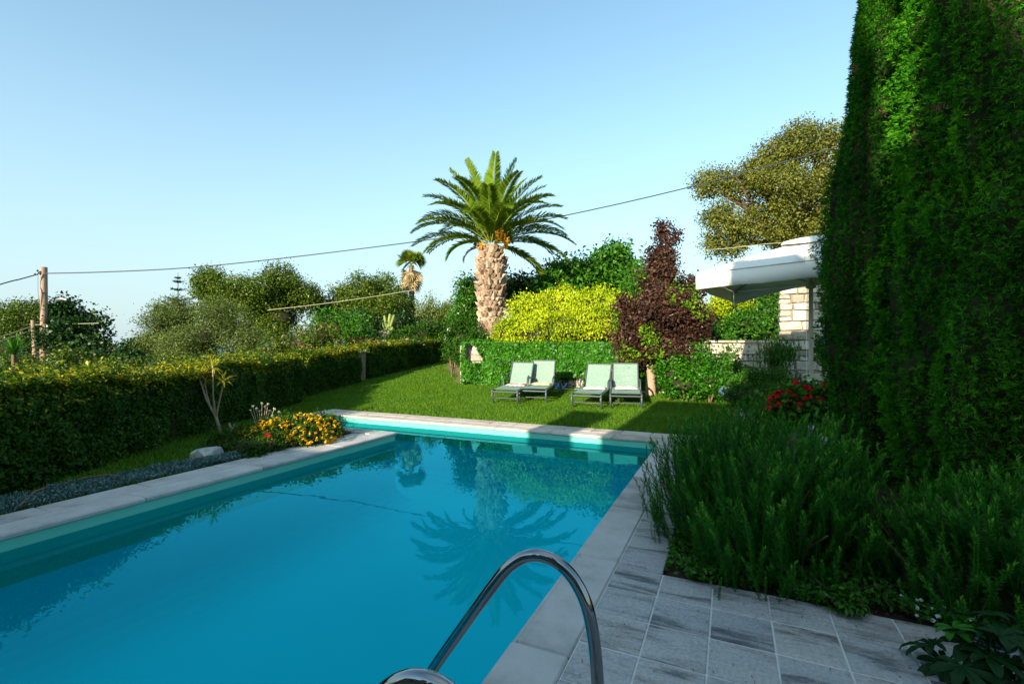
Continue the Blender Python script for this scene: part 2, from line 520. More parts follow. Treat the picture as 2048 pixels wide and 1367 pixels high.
def ground_z(x, y):
    x = np.asarray(x, dtype=float); y = np.asarray(y, dtype=float)
    z = -0.02 + 0.075 * np.maximum(0, y - 9.15)
    z = np.where(y > 26, -0.02 + 0.075 * 16.85 + .03 * (y - 26), z)
    # upper garden behind the stone wall
    xe = -8.0 - 2.6 * smooth(14.4, 18.0, y)
    up = smooth(xe - .3, xe + .1, x) * smooth(13.75, 14.0, y)
    zu = 1.45 + 0.09 * np.clip(y - 14, 0, 60) + .02 * np.clip(x + 5, 0, 40)
    z = z * (1 - up) + zu * up
    # land falls away beyond the hedge
    dh = np.maximum(0, hedge_x(y) - 1.2 - x)
    z = z - np.minimum(dh * .11, 4.0)
    r = np.hypot(x, y)
    z = z - 9 * smooth(60, 140, r) * (x < 20)
    return z

def gz(x, y):
    return float(ground_z(np.array([x]), np.array([y]))[0])

def grid_sheet(name, xs, ys, zf, mat, keep=None):
    xs = np.array(xs); ys = np.array(ys)
    X, Y = np.meshgrid(xs, ys)
    V = np.stack([X.ravel(), Y.ravel(), zf(X.ravel(), Y.ravel())], 1)
    nx, ny = len(xs), len(ys)
    i = np.arange((nx - 1) * (ny - 1))
    cx, cy = i % (nx - 1), i // (nx - 1)
    a = cy * nx + cx
    Q = np.stack([a, a + 1, a + nx + 1, a + nx], 1)
    if keep is not None:
        mx = (xs[cx] + xs[cx + 1]) / 2; my = (ys[cy] + ys[cy + 1]) / 2
        Q = Q[keep(mx, my)]
    me = np_mesh(name, V, Q, mat, True)
    return obj(name, me)

def in_pool(x, y, e=0.0):
    main = (x > POOL_X0 - e) & (x < POOL_X1 + e) & (y > POOL_Y0 - e) & (y < POOL_Y1 + e)
    bay = (x > BAY_X0 - e) & (x < POOL_X0 + .1) & (y > BAY_Y0 - e) & (y < POOL_Y1 + e)
    return main | bay

lines_x = sorted(set(list(np.arange(-20, 8, .5)) + [POOL_X0 - .2, POOL_X1 + .1, BAY_X0 - .2, -150, -110, -80, -60, -45, -35, -28, -24, 10, 13, 17, 22, 30, 40, 60, 90, 140]))
lines_y = sorted(set(list(np.arange(-2, 26, .5)) + [POOL_Y0 - .2, POOL_Y1 + .2, BAY_Y0 - .2, 13.75, -60, -40, -25, -16, -10, -6, -4, 28, 32, 36, 42, 50, 60, 75, 95, 120, 160]))
g = grid_sheet('ground', lines_x, lines_y, lambda x, y: ground_z(x, y) - .05, M['ground'], lambda x, y: ~in_pool(x, y, .15))
struct(g)
sea = MB(); sea.add([(-15000, -15000, -14), (15000, -15000, -14), (15000, 15000, -14), (-15000, 15000, -14)], [(0, 1, 2, 3)])
struct(sea.build('sea', plain('sea_surface', (.10, .17, .22), .35)))

def lawn_keep(x, y):
    k = (x > hedge_x(y) - .3)
    far = (y > 9.05) & (y < 13.75) & (x < 6)
    path = (y >= 13.75) & (y < 23) & (x < -7.4 - 2.2 * smooth(14, 18, y))
    left = (y < 9.1) & (y > .4) & (x < -6.28) & ~((x > -9.05) & (y > 7.0))
    right = (x > -.42) & (y > 7.2) & (y < 9.1)
    return k & (far | path | left | right)

lx = sorted(set(list(np.round(np.arange(-13.5, 6.01, .25), 3)) + [-6.28, -9.05, -.42]))
ly = sorted(set(list(np.round(np.arange(.5, 23.01, .25), 3)) + [9.05, 7.0, 7.2, 13.75]))
lawn = grid_sheet('lawn', lx, ly, lambda x, y: ground_z(x, y), M['lawn'], lawn_keep)
struct(lawn)

# grass blades
def grass(n, box, seed, hmin, hmax, keep):
    rng = np.random.default_rng(seed)
    x = rng.uniform(box[0], box[1], n); y = rng.uniform(box[2], box[3], n)
    k = keep(x, y)
    x, y = x[k], y[k]
    n = len(x)
    z = ground_z(x, y)
    h = rng.uniform(hmin, hmax, n) * (1 + .5 * vnoise(np.stack([x * 1.5, y * 1.5, 0 * x], 1), 3))
    a = rng.uniform(0, 2 * math.pi, n); w = rng.uniform(.004, .008, n)
    lean = rng.normal(0, .45, (n, 2)) * h[:, None]
    P0 = np.stack([x - w * np.cos(a), y - w * np.sin(a), z], 1)
    P1 = np.stack([x + w * np.cos(a), y + w * np.sin(a), z], 1)
    P2 = np.stack([x + lean[:, 0], y + lean[:, 1], z + h], 1)
    V = np.stack([P0, P1, P2], 1).reshape(-1, 3)
    Q = np.arange(n * 3).reshape(-1, 3)
    return V, Q, rng.random(n)

parts = [grass(150000, (-12.5, 3, 9.05, 13.7), 1, .03, .065, lawn_keep),
         grass(30000, (-13.2, -8.3, 13.7, 22), 2, .03, .06, lawn_keep),
         grass(60000, (-11.5, -6.28, .5, 9.0), 4, .03, .07, lawn_keep),
         grass(12000, (-.4, 4, 7.2, 9.05), 5, .03, .06, lawn_keep)]
V = np.concatenate([p[0] for p in parts]); T = np.concatenate([p[2] for p in parts])
go = obj('grass', np_mesh('grass', V, np.arange(len(V)).reshape(-1, 3), M['grassb'], tone=T))
tag(go, 'short mown green grass blades growing over the garden lawn', 'grass', kind='stuff')

# ------------------------------------------------------------------ pool
def wall_quads(mb, pts, z0, z1):
    for i in range(len(pts)):
        a, b = pts[i], pts[(i + 1) % len(pts)]
        mb.add([(a[0], a[1], z0), (b[0], b[1], z0), (b[0], b[1], z1), (a[0], a[1], z1)], [(0, 1, 2, 3)])

outline = [(POOL_X1, POOL_Y0), (POOL_X1, POOL_Y1), (BAY_X0, POOL_Y1), (BAY_X0, BAY_Y0), (POOL_X0, BAY_Y0), (POOL_X0, POOL_Y0)]
pb = MB()
FLOOR, COVE = -1.32, .42
rings = [(0.0, WATER_Z - .30)] + [(COVE * (1 - math.cos(R(a))), FLOOR + COVE * (1 - math.sin(R(a)))) for a in (0, 15, 30, 45, 60, 75, 90)]
def inset(e):
    return [(POOL_X1 - e, POOL_Y0 + e), (POOL_X1 - e, POOL_Y1 - e), (BAY_X0 + e, POOL_Y1 - e), (BAY_X0 + e, BAY_Y0 + e), (POOL_X0 + e, BAY_Y0 + e), (POOL_X0 + e, POOL_Y0 + e)]
vs = []
for (e, z) in rings:
    vs += [(x, y, z) for x, y in inset(e)]
fs = [(i * 6 + k, i * 6 + (k + 1) % 6, (i + 1) * 6 + (k + 1) % 6, (i + 1) * 6 + k) for i in range(len(rings) - 1) for k in range(6)]
pb.add(vs, fs, False)
x0_, x1_, y0_, y1_ = POOL_X0 + COVE, POOL_X1 - COVE, POOL_Y0 + COVE, POOL_Y1 - COVE
pb.add([(x0_, y0_, FLOOR), (x1_, y0_, FLOOR), (x1_, y1_, FLOOR), (x0_, y1_, FLOOR)], [(0, 1, 2, 3)])
pb.add([(BAY_X0 + COVE, BAY_Y0 + COVE, FLOOR), (x0_, BAY_Y0 + COVE, FLOOR), (x0_, y1_, FLOOR), (BAY_X0 + COVE, y1_, FLOOR)], [(0, 1, 2, 3)])
basin = struct(pb.build('pool_basin', M['pool']))
bb = MB(); wall_quads(bb, outline, WATER_Z - .30, .0)
struct(bb.build('waterline_band', M['poolband'], basin))
wt = MB()
wt.add([(POOL_X0, POOL_Y0, WATER_Z), (POOL_X1, POOL_Y0, WATER_Z), (POOL_X1, POOL_Y1, WATER_Z), (BAY_X0, POOL_Y1, WATER_Z), (BAY_X0, BAY_Y0, WATER_Z), (POOL_X0, BAY_Y0, WATER_Z)], [(0, 1, 2, 3, 4, 5)])
struct(wt.build('water', M['water']))

# coping slabs round the pool: each slab its own piece
cope = struct(MB().box((-3.3, -1.42, -.09), (6.0, .30, .10)).build('pool_coping', M['coping']))
rng = random.Random(5)

def slab(lx_, ly_, th, m, bev=.012, name='slab'):
    mb = MB().box((0, 0, 0), (lx_, ly_, th), bev)
    return mb.mesh(name, m)

def lay_row(parent, x0, x1, y0, y1, along, length, m, z=0.0, th=.05, gap=.004, name='coping_slab', jit=.0015):
    """a row of slabs from a rectangle, cut along 'x' or 'y'"""
    a0, a1 = (x0, x1) if along == 'x' else (y0, y1)
    n = max(1, round((a1 - a0) / length)); L_ = (a1 - a0) / n
    me = slab(L_ - gap, y1 - y0 - gap, th, m) if along == 'x' else slab(x1 - x0 - gap, L_ - gap, th, m)
    for i in range(n):
        c = a0 + (i + .5) * L_
        p = (c, (y0 + y1) / 2, z - th / 2 + rng.uniform(-jit, jit)) if along == 'x' else ((x0 + x1) / 2, c, z - th / 2 + rng.uniform(-jit, jit))
        o = bpy.data.objects.new(name, me)
        link(o, parent, Matrix.Translation(p) @ Matrix.Rotation(rng.uniform(-.003, .003), 4, 'Z'))

OV = .03
lay_row(cope, POOL_X1 - OV, POOL_X1 + .30, -1.2, 8.27, 'y', 1.2, M['coping'])
lay_row(cope, POOL_X0 - .33, POOL_X0 + OV, -1.2, 7.05 + OV, 'y', 1.45, M['coping'])
lay_row(cope, POOL_X0 - .66, POOL_X0 - .334, -1.2, 6.7, 'y', .9, M['coping'])
lay_row(cope, -8.4, POOL_X0 - .334, 6.75, 7.05 + OV, 'x', .9, M['coping'])
lay_row(cope, BAY_X0 - .33, POOL_X1 + .30, POOL_Y1 - OV, POOL_Y1 + .33, 'x', 1.1, M['farcoping'])
lay_row(cope, BAY_X0 - .33, POOL_X1 + .30, POOL_Y1 + .334, POOL_Y1 + .70, 'x', .55, M['farcoping'])
lay_row(cope, BAY_X0 - .33, BAY_X0 + OV, 6.75, 8.266, 'y', .8, M['coping'])
lay_row(cope, -8.4 - .66, BAY_X0 - .334, 6.75, 9.0, 'y', .8, M['coping'])
# footing under the slabs
ft = MB()
for (x0, x1, y0, y1) in [(POOL_X1 + .005, POOL_X1 + .30, -1.2, 8.295), (POOL_X0 - .66, POOL_X0 - .005, -1.2, 7.04), (BAY_X0 - .66, POOL_X0 - .665, 6.75, 7.04),
                         (BAY_X0 - .66, POOL_X1 + .30, 8.305, 9.0), (BAY_X0 - .66, BAY_X0 - .005, 7.045, 8.30)]:
    ft.box(((x0 + x1) / 2, (y0 + y1) / 2, -.13), (x1 - x0, y1 - y0, .15))
struct(ft.build('slab_bed', M['grout'], cope))

# ------------------------------------------------------------------ tiled terrace
terr = struct(MB().box((2.0, .58, -.028), (5.5 - .006, 5.76, .05)).build('terrace', M['grout']))
terr_b = struct(MB().box((-.597, 6.24, -.028), (.30, 5.54, .05)).build('terrace_bed', M['grout'], terr))
TP = .322
tile_me = [slab(TP - .010, TP - .010, .03, M['tile'], .004, 'tile') for _ in range(3)]
for i in range(14):
    for j in range(-2, 11):
        x = -.747 + (i + .5) * TP; y = -.45 - .17 + (j + .5) * TP + .22
        y = 3.461 - (10 - j + .5) * TP
        if y < -.9 or (j < 2 and i > 8):
            continue
        o = bpy.data.objects.new('tile', tile_me[(i + j) % 3])
        k = rng.choice((0, 2))
        link(o, terr, Matrix.Translation((x, y, -.013 + rng.uniform(-.0015, .0015))) @ Euler((rng.uniform(-.003, .003), rng.uniform(-.003, .003), k * math.pi / 2)).to_matrix().to_4x4())
for j in range(17):
    y = 3.461 + (j + .5) * TP
    o = bpy.data.objects.new('tile', tile_me[j % 3])
    link(o, terr, Matrix.Translation((-.747 + .5 * TP, y, -.013 + rng.uniform(-.0015, .0015))))

bedx = np.arange(-.42, 6.01, .15); bedy = np.arange(3.47, 7.25, .15)
struct(grid_sheet('planting_bed', bedx, bedy, lambda x, y: -.03 + .09 * np.minimum(1, np.minimum((x + .42) * 2, (y - 3.47) * 2)) + .02 * vnoise(np.stack([x * 5, y * 5, 0 * x], 1), 1), M['soil']))
isx = np.arange(-9.0, -6.25, .13); isy = np.arange(3.2, 6.75, .13)
struct(grid_sheet('flower_bed_soil', isx, isy, lambda x, y: -.03 + .06 * smooth(3.2, 4.5, y) + .02 * vnoise(np.stack([x * 5, y * 5, 0 * x], 1), 1), M['soil'], lambda x, y: (x > -7.35 + .2 * np.sin(3 * y)) & (y > 4.75)))

# ------------------------------------------------------------------ stone walls
def rock_mesh(seed, m, name='stone', jag=.10, sub=1):
    r = random.Random(seed)
    bm = bmesh.new()
    bmesh.ops.create_cube(bm, size=1)
    bmesh.ops.bevel(bm, geom=bm.edges[:], offset=.11, segments=sub, affect='EDGES')
    for v in bm.verts:
        v.co += Vector((r.uniform(-jag, jag), r.uniform(-jag, jag), r.uniform(-jag, jag))) * .55
    me = bpy.data.meshes.new(name); bm.to_mesh(me); bm.free()
    me.materials.append(m)
    return me
ROCKS = [rock_mesh(i, M['stone']) for i in range(7)]

def stone_wall(label, x0, x1, y, th, z0, z1, seed, big=.30, cap=True):
    r = random.Random(seed)
    t = thing('stone_wall', label, 'wall', ((x0 + x1) / 2, y, z0))
    MB().box(((x0 + x1) / 2, y + th / 2 + .02, (z0 + z1) / 2), (x1 - x0 - .06, th - .05, z1 - z0 - .02)).build('mortar_core', M['mortar'], t)
    z = z0
    while z < z1 - .05:
        h = min(r.uniform(.13, .27), z1 - z)
        if z1 - z - h < .09:
            h = z1 - z
        x = x0
        while x < x1 - .03:
            w = r.uniform(.7, 1.6) * big if h > .17 else r.uniform(.5, 1.3) * big
            if x1 - x - w < .12:
                w = x1 - x
            split = h > .21 and w < .3 and r.random() < .5
            rows = [(z, h * r.uniform(.4, .6))] if split else [(z, h)]
            if split:
                rows.append((z + rows[0][1], h - rows[0][1]))
            for (zz, hh) in rows:
                o = bpy.data.objects.new('stone', r.choice(ROCKS))
                d = th * r.uniform(.75, .95)
                link(o, t, Matrix.Translation((x + w / 2, y + d / 2 - r.uniform(.0, .03), zz + hh / 2)) @ Euler((0, r.uniform(-.04, .04), 0)).to_matrix().to_4x4() @ Matrix.Diagonal((w * r.uniform(.93, .99), d, hh * r.uniform(.9, .98), 1)))
            x += w
        z += h
    return t

WALL_Y = 13.7
stone_wall('low stone wall smothered in ivy behind the green loungers', -8.2, -2.2, WALL_Y, .4, gz(-5, 13.7) - .12, 1.6, 11, .34)
stone_wall('low grey stone retaining wall right of the purple tree', -2.19, 1.10, WALL_Y, .4, gz(0, 13.7) - .1, 1.66, 12, .36)
stone_wall('tall pale stone wall standing behind the white parasol', 1.13, 4.4, WALL_Y - .05, .5, gz(2, 13.7) - .1, 3.7, 13, .36)
# capping slabs on the retaining wall
wcap = thing('wall_capping', 'flat grey capping stones along the top of the retaining wall', 'capping', (-.5, 13.9, 1.66))
for i in range(7):
    mb = MB().box((-1.95 + i * .47, 13.88 + rng.uniform(-.02, .02), 1.695), (.45, .46, .06), .012)
    mb.build('capping_stone', M['stone'], wcap)

# ------------------------------------------------------------------ foliage builders
def leaf_quads(P, N, L, Wd, rng, D=None, fold=.25):
    """one pointed leaf (four corners, folded) at each point"""
    n = len(P)
    if D is None:
        D = np.cross(N, rng.normal(size=(n, 3)))
    D = nrm(D)
    Sd = nrm(np.cross(N, D))
    L = np.asarray(L).reshape(-1, 1) * np.ones((n, 1)); Wd = np.asarray(Wd).reshape(-1, 1) * np.ones((n, 1))
    lift = N * Wd * fold
    V = np.stack([P - D * L * .5, P + Sd * Wd * .5 - D * L * .06 + lift, P + D * L * .5, P - Sd * Wd * .5 - D * L * .06 + lift], 1)
    return V.reshape(-1, 3), np.arange(n * 4).reshape(-1, 4)

def blob_points(blobs, n_clump, per, cr, rng, shell=(.72, 1.05), flat=1.0, cut=.72):
    """clumps of leaves spread through the outer part of a set of ellipsoids"""
    B = np.array([[*b[0], *b[1]] for b in blobs], dtype=float)
    area = (B[:, 3] * B[:, 4] + B[:, 4] * B[:, 5] + B[:, 3] * B[:, 5])
    idx = rng.choice(len(B), n_clump, p=area / area.sum())
    d = nrm(rng.normal(size=(n_clump, 3)))
    rad = rng.uniform(shell[0], shell[1], n_clump)
    c, rr = B[idx, :3], B[idx, 3:]
    P = c + d * rr * rad[:, None]
    P += vnoise(P * 1.1, 7)[:, None] * d * rr * .16
    keep = np.ones(n_clump, bool)
    for k in range(len(B)):
        q = np.linalg.norm((P - B[k, :3]) / B[k, 3:], axis=1)
        keep &= ~((q < cut) & (idx != k))
    P, d, rr = P[keep], nrm(d[keep] / rr[keep]), rr[keep]
    ct = rng.random(len(P))
    off = rng.normal(size=(len(P), per, 3)) * cr
    PP = (P[:, None, :] + off).reshape(-1, 3)
    NN = np.repeat(d, per, 0)
    NN = nrm(NN + .75 * rng.normal(size=NN.shape) + np.array([0, 0, .35]))
    tone = np.clip(.2 + .6 * np.repeat(ct, per) + rng.normal(0, .11, len(PP)), 0, 1)
    return PP, NN, tone

def crown(name, blobs, n_clump, per, cr, leaf, mat, parent, seed, aspect=.55, cut=.72, tonef=None, shell=(.72, 1.05), up=0.0):
    rng = np.random.default_rng(seed)
    P, N, t = blob_points(blobs, n_clump, per, cr, rng, shell, cut=cut)
    L = leaf * rng.uniform(.7, 1.3, len(P))
    D = None
    if up:
        D = rng.normal(size=P.shape) * (1 - up) + np.array([0, 0, up * 2])
    if tonef is not None:
        t = tonef(P, t)
    V, Q = leaf_quads(P, N, L, L * aspect, rng, D)
    return obj(name, np_mesh(name, V, Q, mat, tone=t), parent)

def core(name, blobs, k, mat, parent):  # dark opaque lumps; shade inside crowns put into their colour
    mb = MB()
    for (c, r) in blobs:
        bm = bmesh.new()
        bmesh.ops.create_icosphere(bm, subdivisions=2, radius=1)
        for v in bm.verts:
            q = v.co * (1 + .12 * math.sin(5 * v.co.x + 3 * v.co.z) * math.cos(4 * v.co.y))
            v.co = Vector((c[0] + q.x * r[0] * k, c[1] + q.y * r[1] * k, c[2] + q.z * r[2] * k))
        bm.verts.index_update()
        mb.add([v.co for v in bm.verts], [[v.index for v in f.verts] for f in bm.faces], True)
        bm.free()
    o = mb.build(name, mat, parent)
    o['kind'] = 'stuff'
    return o

def B(px, py, d, rx, ry, rd=None):
    """crown lobe surveyed from the photograph: centre pixel, distance, half width and height in pixels"""
    c = at(px, py, d); k = d / FPX
    a = rx * k
    return (tuple(c), (a, (rd * k if rd else a * .85), ry * k))

def lobes(blobs, k, seed, frac=(.24, .42)):
    """billowing clumps that stand off each limb's end"""
    r = random.Random(seed); out = []
    for (c, rr) in blobs:
        for i in range(k):
            d = Vector((r.gauss(0, 1), r.gauss(0, 1), r.gauss(.15, 1))).normalized()
            f = r.uniform(*frac); q = r.uniform(.58, .92)
            out.append(((c[0] + d.x * rr[0] * q, c[1] + d.y * rr[1] * q, c[2] + d.z * rr[2] * q), (rr[0] * f * r.uniform(.85, 1.2), rr[1] * f, rr[2] * f * r.uniform(.8, 1.05))))
    return out

def limbs(mb, base, blobs, r0, rng):
    top = Vector(base) + (Vector(blobs[0][0]) - Vector(base)) * .5
    for (c, rr) in blobs:
        if rr[0] < .3:
            continue
        c = Vector(c)
        mid = top.lerp(c, .5) + Vector((rng.uniform(-.2, .2), rng.uniform(-.2, .2), -.1 * rr[2]))
        mb.tube([top - Vector((0, 0, .3)), mid, c + Vector((0, 0, rr[2] * .2))], [r0 * .6, r0 * .4, r0 * .12], 6)
        for q in range(4):
            e = c + Vector((rng.uniform(-1, 1) * rr[0], rng.uniform(-1, 1) * rr[1], rng.uniform(-.2, .9) * rr[2])) * .75
            mb.tube([mid, mid.lerp(e, .6) + Vector((0, 0, .05)), e], [r0 * .3, r0 * .2, r0 * .07], 5)

def tree(name, label, cat, blobs, leaf, mat, n_clump, seed, per=14, cr=None, r0=.16, trunk_xy=None, bark=None, aspect=.55, group=None, cut=.72, shell=(.72, 1.05), corek=0, tonef=None, up=0.0, lob=15):
    r = random.Random(seed)
    cs = np.array([b[0] for b in blobs])
    bx, by = trunk_xy or (float(cs[:, 0].mean()), float(cs[:, 1].mean()))
    bz = gz(bx, by) - .1
    t = thing(name, label, cat, (bx, by, bz), group)
    mb = MB()
    cz = float(cs[:, 2].min())
    top = Vector((bx + r.uniform(-.1, .1), by, max(bz + .3, cz)))
    mb.tube([(bx, by, bz), Vector((bx, by, bz)).lerp(top, .4) + Vector((r.uniform(-.12, .12), r.uniform(-.1, .1), 0)), top], [r0 * 1.25, r0, r0 * .75], 8)
    limbs(mb, (bx, by, bz), blobs, r0, r)
    mb.build('trunk', bark or M['bark'], t)
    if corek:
        core('shade_core', blobs, corek, M['twig'], t)  # dark filler painting shade into the gaps of the crown
    crown('crown', lobes(blobs, lob, seed) if lob else blobs, n_clump, per, cr or leaf * 1.5, leaf, mat, t, seed, aspect, cut, tonef, shell, up)
    return t

def bush(name, label, blobs, leaf, mat, n_clump, seed, per=12, cr=None, cat='bush', aspect=.5, corek=.6, group=None, tonef=None, cut=.75, up=0.0, shell=(.75, 1.05), lob=12):
    cs = np.array([b[0] for b in blobs])
    bx, by = float(cs[:, 0].mean()), float(cs[:, 1].mean())
    bz = gz(bx, by) - .05
    t = thing(name, label, cat, (bx, by, bz), group)
    mb = MB(); r = random.Random(seed)
    for (c, rr) in blobs:
        for q in range(3):
            e = Vector(c) + Vector((r.uniform(-.6, .6) * rr[0], r.uniform(-.6, .6) * rr[1], rr[2] * r.uniform(.2, .8)))
            b0 = Vector((c[0] + r.uniform(-.1, .1), c[1] + r.uniform(-.1, .1), gz(c[0], c[1]) - .05))
            mb.tube([b0, b0.lerp(e, .5) + Vector((r.uniform(-.1, .1), 0, 0)), e], [.03, .022, .008], 5)
    mb.build('stems', M['bark'], t)['kind'] = 'stuff'
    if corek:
        core('bush_shade_core', blobs, corek, M['twig'], t)  # dark filler, painted shade behind the bush leaves
    crown('foliage', lobes(blobs, lob, seed) if lob else blobs, n_clump, per, cr or leaf * 1.3, leaf, mat, t, seed, aspect, cut, tonef, shell, up)
    return t

# ------------------------------------------------------------------ hedges
def hedge(label, pts, width, hts, seed, n, leaf=.062, mat=None, yellow=True, group=None, name='hedge'):
    """pts: right-hand foot of the hedge; it is width deep to the left"""
    rng = np.random.default_rng(seed)
    p = np.array(pts, dtype=float)
    seg = np.linalg.norm(np.diff(p, axis=0), axis=1)
    s_ = np.concatenate([[0], np.cumsum(seg)]); Ltot = s_[-1]
    def path(s):
        return np.stack([np.interp(s, s_, p[:, 0]), np.interp(s, s_, p[:, 1])], 1)
    def frame(s):
        a = path(np.clip(s - .05, 0, Ltot)); b = path(np.clip(s + .05, 0, Ltot))
        t = nrm(b - a)
        return path(s), t, np.stack([t[:, 1], -t[:, 0]], 1)          # right-hand normal
    H = lambda s: np.interp(s, np.linspace(0, Ltot, len(hts)), hts)
    hm = float(np.mean(hts))
    u = rng.random(n)
    per_r, per_t, per_l = hm, width, hm * .6
    tot = per_r + per_t + per_l
    s = rng.uniform(-.08, Ltot + .08, n)
    e = rng.random(n) < .06
    s = np.where(e, np.where(rng.random(n) < .5, -.05, Ltot + .05) + rng.normal(0, .05, n), s)
    sc = np.clip(s, 0, Ltot)
    P2, T2, N2 = frame(sc)
    P2 = P2 + T2 * (s - sc)[:, None]
    h = H(sc)
    q = u * tot
    side = np.where(q < per_r, 0, np.where(q < per_r + per_t, 1, 2))
    side = np.where(e, 3, side)
    v = rng.random(n)
    a = np.where(side == 0, 0, np.where(side == 1, -v * width, np.where(side == 2, -width, -v * width)))
    zz = np.where(side == 0, v * h, np.where(side == 1, h, np.where(side == 2, h * (.4 + .6 * v), rng.random(n) * h)))
    # soften shoulders
    sh = np.clip((zz - (h - .32)) / .32, 0, 1) ** 2 * .20
    a = np.where(side == 0, a - sh, np.where(side == 2, a + sh, a))
    base = ground_z(P2[:, 0], P2[:, 1])
    X = np.stack([P2[:, 0] + N2[:, 0] * a, P2[:, 1] + N2[:, 1] * a, base + zz], 1)
    out = np.zeros((n, 3))
    out[:, :2] = np.where((side == 0)[:, None], N2, np.where((side == 2)[:, None], -N2, np.where((side == 3)[:, None], T2 * np.sign(s - Ltot / 2)[:, None], 0)))
    out[:, 2] = np.where(side == 1, 1.0, .12)
    bump = .10 * vnoise(X * 1.4, seed) + .06 * vnoise(X * 4.0, seed + 1)
    depth = -np.abs(rng.normal(0, .05, n)) + np.where(side == 1, np.abs(rng.normal(0, .10, n)) * (rng.random(n) < .45), 0)
    X = X + out * (bump + depth)[:, None]
    # thin patches
    thin = vnoise(X * 2.3, seed + 5) + .5 * vnoise(X * 6, seed + 6)
    k = (thin > -.62) | (side == 1) | (rng.random(n) < .35)
    X, out, side, h, zz = X[k], out[k], side[k], h[k], zz[k]
    nn = len(X)
    Nn = nrm(out + .7 * rng.normal(size=(nn, 3)) + np.array([0, 0, .3]))
    tone = np.clip(rng.normal(.3, .14, nn) + .18 * vnoise(X * 1.7, seed + 9), 0, .62)
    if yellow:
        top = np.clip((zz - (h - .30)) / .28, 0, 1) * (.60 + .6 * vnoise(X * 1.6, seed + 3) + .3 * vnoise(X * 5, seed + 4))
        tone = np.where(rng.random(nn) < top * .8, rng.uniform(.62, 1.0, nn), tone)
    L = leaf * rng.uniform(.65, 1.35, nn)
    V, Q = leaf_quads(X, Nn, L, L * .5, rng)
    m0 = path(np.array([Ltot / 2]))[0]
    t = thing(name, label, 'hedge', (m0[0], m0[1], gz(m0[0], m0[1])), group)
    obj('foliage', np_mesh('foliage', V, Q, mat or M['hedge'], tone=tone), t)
    # dark solid filler, coloured as the shade inside the hedge
    ss = np.linspace(.06, Ltot - .06, max(4, int(Ltot * 3)))
    Pc, Tc, Nc = frame(ss)
    mb = MB(); vs = []
    for i in range(len(ss)):
        hh = H(ss[i:i + 1])[0]; b = gz(*Pc[i])
        for (aa, z_) in ((-.13, .02), (-.13, hh - .22), (-.26, hh - .12), (-width + .26, hh - .12), (-width + .13, hh - .22), (-width + .13, .02)):
            j = .04 * math.sin(7.3 * i + aa * 9 + z_ * 5)
            vs.append((Pc[i][0] + Nc[i][0] * (aa + j), Pc[i][1] + Nc[i][1] * (aa + j), b + z_ + j * .5))
    fs = []
    for i in range(len(ss) - 1):
        for k2 in range(5):
            fs.append((i * 6 + k2, i * 6 + k2 + 1, (i + 1) * 6 + k2 + 1, (i + 1) * 6 + k2))
    fs.append(tuple(range(6))); fs.append(tuple((len(ss) - 1) * 6 + k2 for k2 in range(6)))
    mb.add(vs, fs)
    mb.build('hedge_shade_core', M['twig'], t)['kind'] = 'stuff'
    # a few bare stems at the foot
    mb = MB(); r = random.Random(seed)
    for i in range(int(Ltot * 2)):
        s0 = r.uniform(0, Ltot); q0, t0, n0 = frame(np.array([s0])); b = gz(*q0[0])
        p0 = Vector((q0[0][0] - n0[0][0] * .12, q0[0][1] - n0[0][1] * .12, b - .03))
        mb.tube([p0, p0 + Vector((r.uniform(-.08, .08), r.uniform(-.08, .08), .25)), p0 + Vector((r.uniform(-.12, .12), r.uniform(-.12, .12), .5))], [.016, .013, .01], 5)
    mb.build('stems', M['bark'], t)['kind'] = 'stuff'
    return t

hedge('long privet hedge with golden top beside the pool, cut short by the picture edge', [HEDGE[0], HEDGE[1], (-11.02, 9.74)], .95, [1.12, 1.14, 1.18, 1.20], 21, 105000, group='privet hedges along the lawn')
hedge('short privet hedge section between the dark gap and the stone post', [(-11.3, 10.35), (-12.0, 13.15)], .9, [1.20, 1.08], 22, 32000, .068, group='privet hedges along the lawn')
hedge('far privet hedge climbing beside the lawn beyond the stone post', [(-12.25, 13.95), (-13.0, 20.2)], .9, [1.2, 1.08, 1.0], 23, 46000, .08, group='privet hedges along the lawn')
gp = thing('stone_post', 'weathered grey stone gate post between two clipped hedges', 'post', (-12.32, 13.55, gz(-12.3, 13.55)))
MB().box((-12.32, 13.55, gz(-12.2, 13.55) + .5), (.26, .26, 1.0), .02).build('shaft', M['mortar'], gp)
MB().box((-12.32, 13.55, gz(-12.2, 13.55) + 1.04), (.32, .32, .075), .015).build('cap', M['mortar'], gp)

